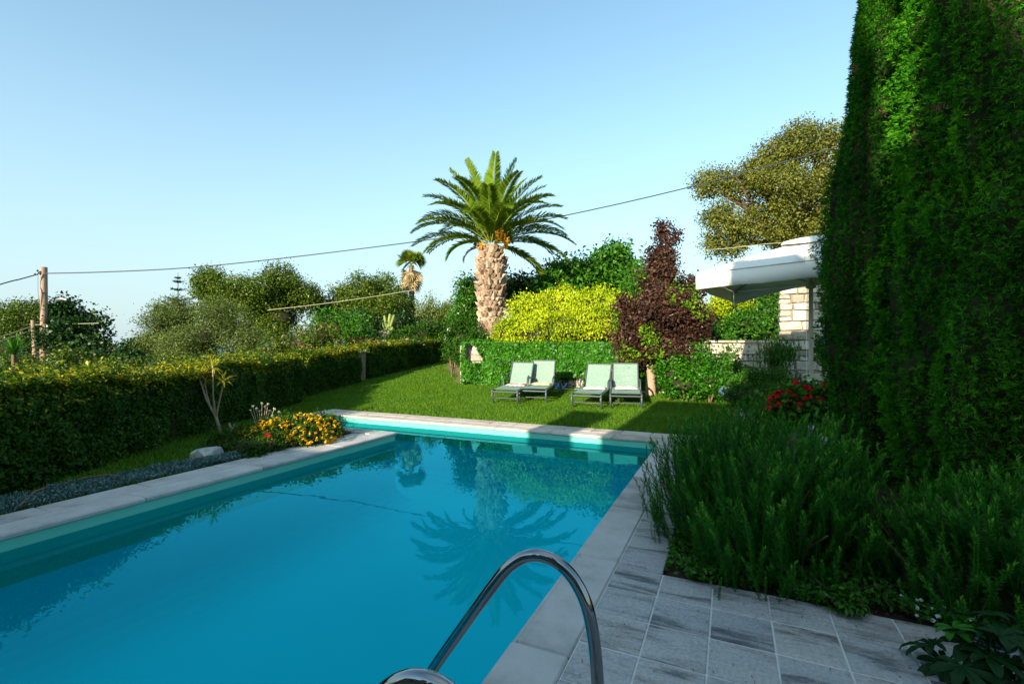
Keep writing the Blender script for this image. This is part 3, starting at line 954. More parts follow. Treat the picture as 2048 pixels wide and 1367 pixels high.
# ------------------------------------------------------------------ ivy on the low wall
def ivy():
    rng = np.random.default_rng(31)
    n = 30000
    x = rng.uniform(-8.2, -2.1, n)
    zb = ground_z(x, np.full(n, 13.6)); h = 1.68 - zb
    v = rng.random(n) ** .9
    z = zb + v * h
    P = np.stack([x, np.full(n, WALL_Y - .02), z], 1)
    q = vnoise(P * np.array([1.3, 1, 1.6]), 4) + .6 * vnoise(P * 3.4, 5)
    k = (q > -.58 - .25 * v) & ~((x < -8.0) & (q < .35)) & ~((x > -4.6) & (x < -3.9) & (v < .25) & (q < .6))
    P, v = P[k], v[k]
    bul = .13 + .15 * vnoise(P * 1.8, 9) + .09 * vnoise(P * 4.5, 10)
    P[:, 1] -= np.maximum(.0, bul) + np.abs(rng.normal(0, .03, len(P)))
    N = np.tile(np.array([0, -1.0, .25]), (len(P), 1))
    # top
    m = 7000
    xt = rng.uniform(-8.1, -2.1, m); yt = rng.uniform(WALL_Y - .1, WALL_Y + .5, m)
    Pt = np.stack([xt, yt, 1.64 + .07 * rng.random(m) + .10 * vnoise(np.stack([xt * 2, yt * 2, 0 * xt], 1), 3)], 1)
    kt = vnoise(Pt * 1.6, 12) > -.35
    Pt = Pt[kt]
    P = np.concatenate([P, Pt]); N = np.concatenate([N, np.tile(np.array([0, -.3, 1.0]), (len(Pt), 1))])
    N = nrm(N + .55 * rng.normal(size=N.shape))
    t = np.clip(rng.normal(.5, .22, len(P)) + .15 * vnoise(P * 2, 2), 0, 1)
    L = .085 * rng.uniform(.6, 1.3, len(P))
    D = rng.normal(size=P.shape) * .7 + np.array([0, 0, -.8])
    V, Q = leaf_quads(P, N, L, L * .85, rng, np.cross(N, np.cross(D, N)))
    t0 = thing('ivy', 'bright green ivy covering the low wall behind the loungers', 'ivy', (-5.2, WALL_Y - .1, gz(-5.2, 13.5)))
    obj('foliage', np_mesh('foliage', V, Q, M['ivy'], tone=t), t0)
    mb = MB(); r = random.Random(3)
    for i in range(26):
        xx = r.uniform(-8, -2.3); b = gz(xx, 13.5)
        pts = [(xx, WALL_Y - .04, b)]
        for j in range(5):
            pts.append((pts[-1][0] + r.uniform(-.12, .12), WALL_Y - .05, b + (j + 1) * .24))
        mb.tube(pts, [.014, .012, .011, .009, .007, .005], 5)
    mb.build('stems', M['bark'], t0)['kind'] = 'stuff'
ivy()

# ------------------------------------------------------------------ date palm
def frond_mesh(az, el, length, droop, seed, mat, base, lift=0.0, npair=96, lmax=.56, twist=0.0):
    r = np.random.default_rng(seed)
    n = 22
    p = np.array(base, dtype=float); pts = [p.copy()]; dirs = []
    e = el
    for i in range(n):
        s = i / n
        e = el - droop * (s ** 1.6)
        d = np.array([math.cos(az) * math.cos(e), math.sin(az) * math.cos(e), math.sin(e)])
        p = p + d * length / n
        pts.append(p.copy()); dirs.append(d)
    pts = np.array(pts); dirs.append(dirs[-1]); dirs = np.array(dirs)
    side = np.array([-math.sin(az), math.cos(az), 0.0])
    V, Q, T = [], [], []
    # rachis: flattened triangular strip
    for i in range(n + 1):
        up = np.cross(side, dirs[i]) * -1
        w = .035 * (1 - .85 * i / n)
        V += [pts[i] + side * w, pts[i] - up * w * .9, pts[i] - side * w, pts[i] + up * w * .5]
    for i in range(n):
        for k in range(4):
            a, b = i * 4 + k, i * 4 + (k + 1) % 4
            Q.append((a, b, b + 4, a + 4)); T.append(.95)
    for j in range(npair):
        s = .13 + .87 * (j + .5) / npair
        x = s * n; i = min(int(x), n - 1); f = x - i
        c = pts[i] * (1 - f) + pts[i + 1] * f
        d = dirs[i]; up = np.cross(d, side)
        L = lmax * (min(1, (s - .06) / .22) ** .7) * (1 - .62 * max(0, (s - .55) / .45) ** 1.5)
        for sg in (-1, 1):
            fwd = .62 + .5 * s
            q = side * sg * 1.0 + d * fwd + up * (r.choice([.62, .40]) + r.normal(0, .08)) + np.array([0, 0, -.12])
            q = q / np.linalg.norm(q)
            LL = L * r.uniform(.88, 1.1)
            wv = nrm(np.cross(q, up) + r.normal(0, .15, 3)) * .031
            tip = c + q * LL + np.array([0, 0, -.10 * LL])
            mid = c + q * LL * .45
            b = len(V)
            V += [c, mid + wv, tip, mid - wv]
            Q.append((b, b + 1, b + 2, b + 3)); T.append(min(1, max(0, r.normal(.45, .16) + .12 * s)))
    return np_mesh('frond', np.array(V), np.array(Q), mat, tone=T)

PALM = at(982, 490, 20.7)
PB = Vector((PALM.x, PALM.y, gz(PALM.x, PALM.y) - .1))
palm = thing('date_palm', 'thick trunked date palm with orange fruit above the yellow shrub', 'palm tree', PB)
HT = PALM.z - PB.z
prof = [(0, .50), (.12, .56), (.3, .62), (.5, .68), (.7, .69), (.85, .64), (.95, .54), (1.0, .42)]
def prad(s):
    return .88 * float(np.interp(s, [a for a, b in prof], [b for a, b in prof]))
MB().lathe([(prad(i / 16) * .90, HT * i / 16) for i in range(17)], PB, 20).build('trunk', M['palmbase'], palm)
scm = []
for i in range(4):
    r = random.Random(i)
    mb = MB()
    j = lambda a: r.uniform(-a, a)
    # leaf stub: pointed scale tilted up and out (x across, y outwards, z up)
    mb.add([(-.5, 0, -.45), (.5, 0, -.45), (.38 + j(.08), .55 + j(.1), .25), (j(.1), .85 + j(.2), .62 + j(.1)), (-.38 + j(.08), .55 + j(.1), .25), (-.42, 0, .35), (.42, 0, .35), (0, .32, -.5)],
           [(0, 7, 4), (7, 1, 2), (7, 2, 3, 4), (0, 4, 5), (1, 6, 2), (3, 2, 6), (4, 3, 5), (3, 6, 5)])
    scm.append(mb.mesh('leaf_base', M['palmbase']))
r = random.Random(8)
rows, around = 17, 17
for i in range(rows):
    for k in range(around):
        s = .06 + .92 * (i + .5 * 0) / rows
        a = 2 * math.pi * (k + .5 * (i % 2)) / around + r.uniform(-.05, .05)
        rad = prad(s) * .88
        o = bpy.data.objects.new('leaf_base', r.choice(scm))
        c = Vector((PB.x + rad * math.cos(a), PB.y + rad * math.sin(a), PB.z + HT * s))
        k2 = r.uniform(.62, 1.25) * (.75 + .35 * s)
        c += Vector((r.uniform(-.03, .03), r.uniform(-.03, .03), r.uniform(-.05, .05)))
        link(o, palm, Matrix.Translation(c) @ Matrix.Rotation(a - math.pi / 2, 4, 'Z') @ Matrix.Rotation(r.uniform(-.35, .35), 4, 'X') @ Matrix.Rotation(r.uniform(-.3, .3), 4, 'Y') @ Matrix.Diagonal((.22 * k2 * r.uniform(.8, 1.1), .30 * k2 * r.uniform(.5, 1.2), .22 * k2 * r.uniform(.8, 1.3), 1)))
# fronds: azimuth measured from the view's right-hand direction, elevation, length, droop (degrees)
RAZ = math.atan2(RT.y, RT.x)
FR = [(180, 34, 4.1, 75), (174, 48, 4.0, 85), (168, 20, 4.2, 55), (190, 55, 3.9, 60), (160, 66, 3.9, 35), (200, 70, 3.8, 30), (100, 84, 3.7, 20), (215, 80, 3.9, 22),
      (30, 72, 3.9, 30), (12, 62, 4.0, 40), (-10, 66, 3.9, 40), (5, 48, 4.0, 55), (-6, 38, 3.9, 60), (16, 30, 4.1, 60), (-12, 18, 4.2, 60), (4, 8, 3.9, 55), (24, -12, 3.0, 40), (0, -18, 2.9, 35),
      (-60, 66, 3.8, 60), (-90, 58, 3.8, 80), (-120, 64, 3.8, 70), (-45, 45, 3.9, 75), (-75, 40, 3.8, 80), (-105, 36, 3.7, 80), (-135, 44, 3.9, 75), (-150, 30, 3.9, 65), (-30, 28, 4.0, 70),
      (-160, 12, 3.5, 70), (-25, 52, 3.8, 60), (-145, 60, 3.9, 55), (60, 66, 3.9, 50), (90, 55, 4.0, 70), (120, 62, 3.9, 60), (45, 44, 4.0, 70), (75, 38, 4.0, 75), (105, 34, 4.0, 75), (140, 40, 4.0, 70), (150, 20, 4.0, 60), (35, 20, 4.0, 60),
      (195, 5, 2.4, 80), (-80, 78, 4.0, 30), (-20, 80, 4.0, 20), (205, 80, 3.9, 22), (130, 78, 3.9, 30)]
for i, (a, e, L_, dr) in enumerate(FR):
    az = RAZ + R(a); rr = .16
    base = (PALM.x + rr * math.cos(az), PALM.y + rr * math.sin(az), PALM.z + .05 + .25 * max(0, e) / 90)
    obj('frond', frond_mesh(az, R(e), L_ * .86, R(dr), i, M['palm'], base), palm)
# dry hanging frond and the fruit clusters
obj('frond', frond_mesh(RAZ + R(188), R(-5), 1.3, R(95), 77, M['palmdry'], (PALM.x - .3, PALM.y, PALM.z - .05), npair=40, lmax=.3), palm)['label'] = 'dry brown frond hanging beside the trunk'
def fruit(c, rx, rz, n, seed):
    rg = np.random.default_rng(seed)
    V, Q, T = [], [], []
    top = np.array(c) + np.array([0, 0, rz])
    for i in range(n):
        e = np.array(c) + nrm(rg.normal(size=3)) * np.array([rx, rx, rz]) * rg.uniform(.5, 1)
        m_ = (top + e) / 2 + rg.normal(0, .04, 3)
        for (p, q) in ((top, m_), (m_, e)):
            w = nrm(rg.normal(size=3)) * .013
            b = len(V); V += [p - w, p + w, q + w, q - w]; Q.append((b, b + 1, b + 2, b + 3)); T.append(rg.random())
        for k in range(5):
            p = m_ + (e - m_) * rg.random() + rg.normal(0, .02, 3); w = rg.normal(size=3) * .022; u = rg.normal(size=3) * .022
            b = len(V); V += [p - w, p + u, p + w, p - u]; Q.append((b, b + 1, b + 2, b + 3)); T.append(rg.random())
    return np_mesh('fruit_cluster', np.array(V), np.array(Q), M['fruit'], tone=T)
obj('fruit_cluster', fruit(at(1000, 473, 19.9), .25, .32, 150, 1), palm)
obj('fruit_cluster', fruit(at(1012, 488, 20.0), .15, .26, 70, 2), palm)
obj('fruit_cluster', fruit(at(962, 494, 20.2), .09, .14, 24, 3), palm)

# ------------------------------------------------------------------ fan palm, araucaria, far trees
fp = at(822, 536, 36)
fpb = Vector((fp.x, fp.y, gz(fp.x, fp.y) - .1))
fpt = thing('fan_palm', 'distant fan palm with a skirt of dead straw coloured leaves', 'palm tree', fpb)
MB().tube([fpb, fpb.lerp(fp, .5) + Vector((.1, 0, 0)), fp + Vector((0, 0, .2))], [.28, .22, .2], 10).build('trunk', M['bark'], fpt)
rg = np.random.default_rng(4)
def fan_leaf(hub, dirv, L, mat, nseg=18, hang=0.0):
    d = nrm(np.array(dirv)); s = nrm(np.cross(d, np.array([0, 0, 1.0])) + 1e-4); u = np.cross(s, d)
    tw = rg.uniform(-1.3, 1.3); s, u = s * math.cos(tw) + u * math.sin(tw), u * math.cos(tw) - s * math.sin(tw)
    V, Q, T = [], [], []
    for k in range(nseg):
        a = R(-85 + 170 * k / (nseg - 1))
        q = d * math.cos(a) + s * math.sin(a)
        tip = hub + d * L * .45 + q * L * .62 + np.array([0, 0, -hang * L]); m_ = hub + d * L * .45 + q * L * .3
        w = nrm(np.cross(q, u)) * .05 * L
        b = len(V); V += [hub + d * L * .42, m_ + w, tip, m_ - w]; Q.append((b, b + 1, b + 2, b + 3)); T.append(rg.random())
    w = s * .02
    b = len(V); V += [hub - w, hub + w, hub + d * L * .45 + w, hub + d * L * .45 - w]; Q.append((b, b + 1, b + 2, b + 3)); T.append(.9)
    return np_mesh('fan_leaf', np.array(V), np.array(Q), mat, tone=T)
for i in range(16):
    a = rg.uniform(0, 2 * math.pi); e = rg.uniform(-.1, 1.2)
    obj('fan_leaf', fan_leaf(np.array(fp) + np.array([0, 0, .25]), (math.cos(a) * math.cos(e), math.sin(a) * math.cos(e), math.sin(e)), 1.35, M['carob'], hang=.1), fpt)
for i in range(34):
    a = rg.uniform(0, 2 * math.pi)
    hub = np.array(fp) + np.array([.2 * math.cos(a), .2 * math.sin(a), rg.uniform(-.9, .25)])
    o = obj('fan_leaf', fan_leaf(hub, (math.cos(a) * .38, math.sin(a) * .38, -1), 1.15, M['palmdry'], 10, .1), fpt)
    o['label'] = 'dead straw coloured leaf hanging in the skirt'

def araucaria():
    top = at(356, 545, 48); bx = top.x; by = top.y; bz = gz(bx, by)
    t = thing('norfolk_pine', 'slender norfolk pine with widely spaced flat tiers of branches', 'tree', (bx, by, bz))
    MB().tube([(bx, by, bz), (bx, by, (bz + top.z) / 2), top], [.16, .1, .02], 8).build('trunk', M['bark'], t)
    rg2 = np.random.default_rng(6)
    for (py, w) in [(556, 5), (564, 10), (580, 13), (600, 27), (610, 40), (622, 46), (636, 50), (650, 56), (668, 60)]:
        z = at(356, py, 48).z; rad = w / FPX * 48
        P, N, T = [], [], []
        for k in range(9):
            a = 2 * math.pi * k / 9 + rg2.uniform(-.2, .2)
            m_ = int(14 + rad * 26)
            for q in range(m_):
                s = (q + .5) / m_
                P.append((bx + rad * s * math.cos(a) + rg2.normal(0, .05), by + rad * s * math.sin(a) + rg2.normal(0, .05), z + .22 * rad * s * s + rg2.normal(0, .04)))
                N.append((rg2.normal(0, .4), rg2.normal(0, .4), 1)); T.append(rg2.random())
        P, N = np.array(P), nrm(np.array(N))
        V, Q = leaf_quads(P, N, .22, .07, rg2)
        obj('branch_tier', np_mesh('branch_tier', V, Q, M['pine'], tone=T), t)
araucaria()

tree('tree', 'olive green bushy tree behind the utility pole at the hedge end', 'tree', [B(15, 660, 30, 50, 58), B(60, 640, 30, 36, 40), B(30, 690, 29, 50, 40), B(85, 650, 31, 24, 40)], .14, M['carob'], 2600, 41, 12, cut=.82, corek=.6)
tree('tree', 'dark broad leaved tree right of the utility pole', 'tree', [B(125, 632, 27, 22, 34), B(140, 665, 27, 40, 40), B(182, 672, 27, 30, 36), B(120, 695, 26, 40, 34), B(165, 705, 26, 40, 28)], .2, M['darkleaf'], 1000, 42, 12, corek=.6, aspect=.7)
bush('bush', 'small dark leafy bush right of the distant red roof', [B(250, 705, 26, 16, 18), B(275, 700, 25, 14, 22), B(215, 722, 24, 30, 14), B(270, 720, 24, 30, 16)], .17, M['darkleaf'], 420, 43, 10, aspect=.7)
bush('bush', 'row of low dark scrub close behind the long hedge', [B(225, 738, 18, 50, 16), B(320, 735, 18, 50, 18), B(410, 730, 18, 50, 18), B(500, 722, 18.5, 50, 18), B(120, 742, 18, 50, 16), B(30, 745, 18, 50, 16)], .11, M['carob'], 1300, 144, 10)
bush('bush', 'low olive green scrub over the hedge near the utility pole', [B(130, 722, 21, 26, 22), B(165, 728, 21, 30, 14), B(45, 725, 21, 40, 18)], .13, M['carob'], 420, 44, 10)
tree('olive_tree', 'pale grey green olive tree above the long hedge', 'tree', [B(440, 640, 23, 60, 42), B(410, 680, 22, 75, 40), B(490, 690, 22, 55, 36), B(360, 690, 22, 40, 30)], .12, M['olive'], 3000, 45, 14, .2, aspect=.28, corek=.4)
tree('olive_tree', 'olive tree under the norfolk pine left of the taller trees', 'tree', [B(345, 625, 26, 34, 26), B(325, 660, 25, 42, 38), B(310, 695, 25, 34, 30), B(375, 650, 26, 26, 38)], .13, M['olive'], 1900, 46, 14, .22, aspect=.3, corek=.38)
tree('carob_tree', 'tall rounded carob tree touching the overhead cable', 'tree', [B(445, 580, 31, 50, 42), B(555, 570, 31, 42, 42), B(500, 605, 30, 62, 46), B(600, 600, 31, 38, 30), B(560, 640, 30, 62, 42), B(420, 565, 31, 24, 22)],   .145, M['carob'], 4200, 47, 15, .24, cut=.84, shell=(.8, 1.06), corek=.5, trunk_xy=None)
tree('carob_tree', 'dense carob tree in front of the fan palm', 'tree', [B(740, 585, 33, 60, 44), B(690, 605, 33, 34, 34), B(800, 612, 33, 30, 30), B(760, 625, 32, 70, 34), B(650, 625, 33, 30, 34)],   .145, M['carob'], 3800, 48, 15, .24, cut=.84, shell=(.8, 1.06), corek=.5)
tree('oak_tree', 'large golden lit oak rising above the white parasol', 'tree', [B(1585, 300, 27, 62, 42), B(1660, 300, 27, 50, 50), B(1505, 345, 27, 34, 30), B(1440, 385, 27, 56, 42), B(1555, 375, 26, 70, 50), B(1650, 400, 27, 60, 60), B(1440, 450, 26, 52, 38), B(1530, 450, 26, 60, 40), B(1620, 470, 27, 60, 40), B(1450, 495, 26, 40, 26), B(1720, 380, 27, 60, 90)], .135, M['oak'], 7600, 49, 15, .24, r0=.4, shell=(.80, 1.06), cut=.86, lob=16, trunk_xy=tuple(at(1590, 480, 27.5).xy))
# shrubs over the hedge
def with_flowers(t, P, mat, size, seed, name='flower', petals=7):
    me = flower_mesh(mat, petals, seed)
    for i, p in enumerate(P):
        rr = random.Random(seed * 1000 + i)
        o = bpy.data.objects.new(name, me[i % len(me)])
        link(o, t, Matrix.Translation(p) @ Euler((rr.uniform(-.7, .7), rr.uniform(-.7, .7), rr.uniform(0, 6))).to_matrix().to_4x4() @ Matrix.Scale(size * rr.uniform(.75, 1.25), 4))

def flower_mesh(mat, k, seed, variants=3):
    """rounded head of k x 3 small petals, about one unit wide"""
    res = []
    for v in range(variants):
        rg3 = np.random.default_rng(seed * 10 + v)
        d = nrm(rg3.normal(size=(k * 3, 3)) + np.array([0, 0, .7]))
        P = d * .36 * np.array([1, 1, .75])
        V, Q = leaf_quads(P, nrm(d + .3 * rg3.normal(size=d.shape)), .42, .34, rg3)
        res.append(np_mesh('flower', V, Q, mat, tone=rg3.random(len(P))))
    return res

def surf_points(blobs, n, seed, k=1.0, front=True, up=-.2):
    rg4 = np.random.default_rng(seed)
    out = []
    Bc = np.array([b[0] for b in blobs]); Br = np.array([b[1] for b in blobs])
    w = Br[:, 0] * Br[:, 2]; w = w / w.sum()
    while len(out) < n:
        j = rg4.choice(len(blobs), p=w)
        d = nrm(rg4.normal(size=3))
        if d[2] < up or (front and d @ np.array(FW) > .35):
            continue
        p = Bc[j] + d * Br[j] * k * rg4.uniform(.95, 1.08)
        if any(np.linalg.norm((p - Bc[m_]) / Br[m_]) < .9 for m_ in range(len(blobs)) if m_ != j):
            continue
        out.append(Vector(p))
    return out

ol = [B(600, 690, 18, 38, 28), B(650, 680, 18.5, 36, 32), B(560, 700, 18, 30, 24)]
t = bush('oleander', 'olive green oleander with pale pink blooms over the hedge', ol, .15, M['carob'], 700, 51, 12, aspect=.25)
with_flowers(t, surf_points(ol, 34, 1), M['pinkpetal'], .10, 5)
bush('bush', 'bright green leafy shrub in front of the dense carob', [B(650, 650, 21, 26, 20), B(690, 660, 21, 30, 24), B(718, 662, 20.5, 18, 26)], .17, M['broad'], 520, 52, 12, aspect=.35)
bush('bush', 'low russet red shrub behind the hedge corner', [B(722, 697, 19.5, 28, 10), B(748, 700, 20, 14, 8)], .11, M['redsage'], 260, 53, 12)
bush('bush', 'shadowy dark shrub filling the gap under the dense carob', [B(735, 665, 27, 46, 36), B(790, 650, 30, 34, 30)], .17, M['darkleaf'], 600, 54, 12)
wf = [B(775, 690, 21, 26, 9), B(815, 687, 22, 26, 8)]
t = bush('bush', 'white flowering shrub peeping over the far hedge top', wf, .12, M['lantana'], 200, 55, 12)
with_flowers(t, surf_points(wf, 40, 2), M['creampetal'], .18, 6)
bush('clipped_hedge', 'dark green clipped hedge on the bank behind the far privet', [B(850, 668, 27, 42, 18), B(800, 676, 27, 40, 16), B(760, 690, 26, 26, 14), B(880, 664, 27, 22, 16)], .13, M['hedge_green'], 1000, 56, 14, cat='hedge')
tree('conifer', 'small grey green conifer left of the palm trunk', 'tree', [B(852, 640, 31, 26, 24), B(856, 615, 31, 12, 22)], .16, M['olive'], 420, 57, 12, aspect=.3, up=.6)
tree('conifer', 'feathery green conifer close left of the flowering shrub', 'tree', [B(892, 640, 31, 24, 26), B(885, 620, 31, 10, 16), B(902, 622, 31, 9, 18)], .16, M['carob'], 420, 58, 12, aspect=.3, up=.6)
ws = [B(935, 590, 22.5, 18, 36), B(930, 625, 22.5, 24, 36), B(950, 600, 22.5, 14, 40)]
t = tree('shrub', 'upright green shrub with small white flowers beside the palm trunk', 'shrub', ws, .13, M['broad'], 800, 59, 12, r0=.08, corek=.6)
with_flowers(t, surf_points(ws, 18, 3), M['whitepetal'], .11, 7)
bush('bush', 'rounded clipped green bush at the top of the lawn', [B(925, 678, 20, 34, 34), B(905, 690, 20, 18, 26), B(950, 690, 19, 20, 26), B(918, 702, 18.2, 22, 18), B(905, 708, 17.6, 14, 10), B(925, 712, 17.2, 16, 12)], .1, M['hedge_green'], 1400, 60, 14)
bush('bush', 'dark green tree top right of the palm trunk', [B(1040, 590, 25, 42, 34), B(1020, 575, 25, 20, 20), B(1065, 580, 25, 20, 20)], .17, M['darkleaf'], 600, 61, 12, aspect=.6)
tree('fig_tree', 'green fig tree with a rounded top behind the yellow shrub', 'tree', [B(1220, 520, 23, 34, 26), B(1195, 545, 23, 30, 26), B(1245, 550, 23, 30, 24), B(1215, 575, 23, 60, 30)], .24, M['broad'], 800, 62, 12, .3, aspect=.55, r0=.14)
tree('fig_tree', 'green leafy tree sloping down towards the red roof', 'tree', [B(1140, 545, 23.5, 36, 20), B(1110, 560, 23.5, 28, 22), B(1165, 565, 23, 34, 26), B(1090, 572, 23.5, 22, 16)], .2, M['broad'], 800, 63, 12, .28, aspect=.5, r0=.12)
bush('bush', 'light green feathery shrub between fig tree and purple tree', [B(1275, 560, 20, 24, 32), B(1290, 590, 19, 28, 30), B(1262, 590, 20, 22, 26)], .16, M['broad'], 560, 64, 12, aspect=.3)

yb = [B(1130, 628, 16.6, 70, 50), B(1060, 645, 16.2, 50, 50), B(1200, 630, 16.4, 58, 48), B(1015, 668, 15.6, 28, 30), B(1240, 640, 15.6, 40, 50), B(1100, 670, 15.4, 90, 34), B(1190, 672, 15.3, 66, 30), B(1080, 655, 15.5, 60, 34), B(1160, 650, 15.5, 80, 34), B(1225, 655, 15.2, 40, 34)]
def ybtone(P, t):
    return np.clip(.42 + .9 * (t - .5) + .25 * vnoise(P * 2.2, 3), 0, 1)
bush('golden_shrub', 'large golden yellow shrub spreading above the ivy wall', yb, .085, M['yellow'], 7600, 71, 12, .10, cat='shrub', corek=.72, tonef=ybtone, up=.45, cut=.8, lob=20)
yb2 = [B(1450, 622, 15.5, 34, 30), B(1430, 650, 15.2, 26, 30), B(1540, 610, 15.6, 26, 30), B(1490, 628, 15.6, 30, 26)]
bush('golden_shrub', 'golden yellow shrub glimpsed under the white parasol', yb2, .10, M['yellow'], 1100, 72, 12, .12, cat='shrub', corek=.75, tonef=ybtone)
bush('bush', 'dark green climber between the yellow shrub and tall stone wall', [B(1495, 655, 14.6, 40, 26), B(1535, 640, 14.6, 24, 34), B(1420, 668, 14.6, 40, 20), B(1540, 600, 15, 20, 20)], .11, M['broad'], 900, 73, 12, corek=.75)

# purple plum
plum_bl = [B(1322, 515, 12.9, 22, 46), B(1318, 570, 12.9, 44, 44), B(1270, 635, 12.6, 44, 48), B(1360, 628, 12.6, 44, 50), B(1315, 645, 12.6, 54, 54), B(1262, 690, 12.5, 32, 34), B(1310, 700, 12.4, 46, 30), B(1385, 590, 12.9, 22, 34), B(1323, 470, 12.9, 9, 30), B(1350, 470, 12.9, 4, 22), B(1252, 660, 12.6, 24, 40), B(1292, 712, 12.9, 24, 18), B(1345, 712, 12.2, 36, 22), B(1395, 650, 12.6, 24, 34)]
def plumtone(P, t):
    return np.clip(.35 + .7 * (t - .5) + (.55 * (vnoise(P * 1.7, 8) > .22) * (vnoise(P * 6, 9) > -.1)), 0, 1)
tree('plum_tree', 'purple leaved plum tree with green shoots by the right lounger', 'tree', plum_bl, .085, M['plum'], 4200, 81, 12, .10, r0=.13, lob=15, cut=.8, trunk_xy=(at(1302, 790, 12.7).x, at(1302, 790, 12.7).y), aspect=.6, corek=.45, tonef=plumtone, bark=M['palebark'])
bush('bush', 'green leafy shrub at the foot of the purple tree', [B(1345, 745, 11.9, 34, 24), B(1395, 735, 11.9, 30, 36), B(1370, 768, 11.6, 44, 18), B(1420, 765, 11.3, 26, 20)], .08, M['ivy'], 900, 82, 12, corek=.7)
bush('creeper', 'dark creeper hanging over the retaining wall', [B(1462, 700, 12.6, 14, 22), B(1448, 738, 12.3, 12, 26), B(1466, 742, 11.8, 10, 20)], .08, M['broad'], 300, 83, 12, cat='creeper', corek=.6)
pk = [B(1555, 722, 11.2, 22, 24), B(1553, 705, 11.2, 28, 12)]
t = bush('shrub', 'fan shaped shrub with pinkish flower heads before the stone wall', pk, .1, M['broad'], 200, 84, 12, cat='shrub', aspect=.2, up=.7, corek=.5)
with_flowers(t, [at(1530 + (i * 37 % 52), 694 + (i * 13 % 12), 11.1) for i in range(16)], M['pinkpetal'], .07, 8)
lb = [B(1500, 765, 9.6, 38, 26), B(1545, 770, 9.4, 34, 26), B(1478, 790, 9.0, 28, 20), B(1515, 795, 8.8, 46, 22)]
bush('bush', 'low dark green bush between the white seat and red geraniums', lb, .055, M['broad'], 1500, 85, 14, aspect=.35, corek=.75)
bl = [B(1655, 700, 10.2, 14, 22), B(1668, 720, 10.2, 14, 20)]
t = bush('shrub', 'blue and violet flowering shrub behind the cypress edge', bl, .07, M['darkleaf'], 160, 86, 12, cat='shrub')
with_flowers(t, surf_points(bl, 26, 5), M['bluepetal'], .09, 9)

gb = [B(1585, 815, 7.3, 48, 26), B(1625, 805, 7.5, 40, 30), B(1555, 825, 7.0, 30, 22)]
t = bush('geranium', 'red flowering geranium bush below the parasol pole', gb, .075, M['broad'], 620, 87, 12, cat='geranium', aspect=.8, corek=.7)
GER = [(1591, 765), (1612, 774), (1620, 777), (1648, 770), (1655, 768), (1577, 784), (1554, 788), (1562, 783), (1541, 797), (1548, 794), (1590, 792), (1617, 793), (1612, 798), (1640, 798), (1575, 804), (1557, 809), (1537, 807), (1538, 816), (1599, 809)]
with_flowers(t, [at(x, y, 7.0 - (y - 765) * .004) for x, y in GER], M['redpetal'], .10, 10, petals=9)

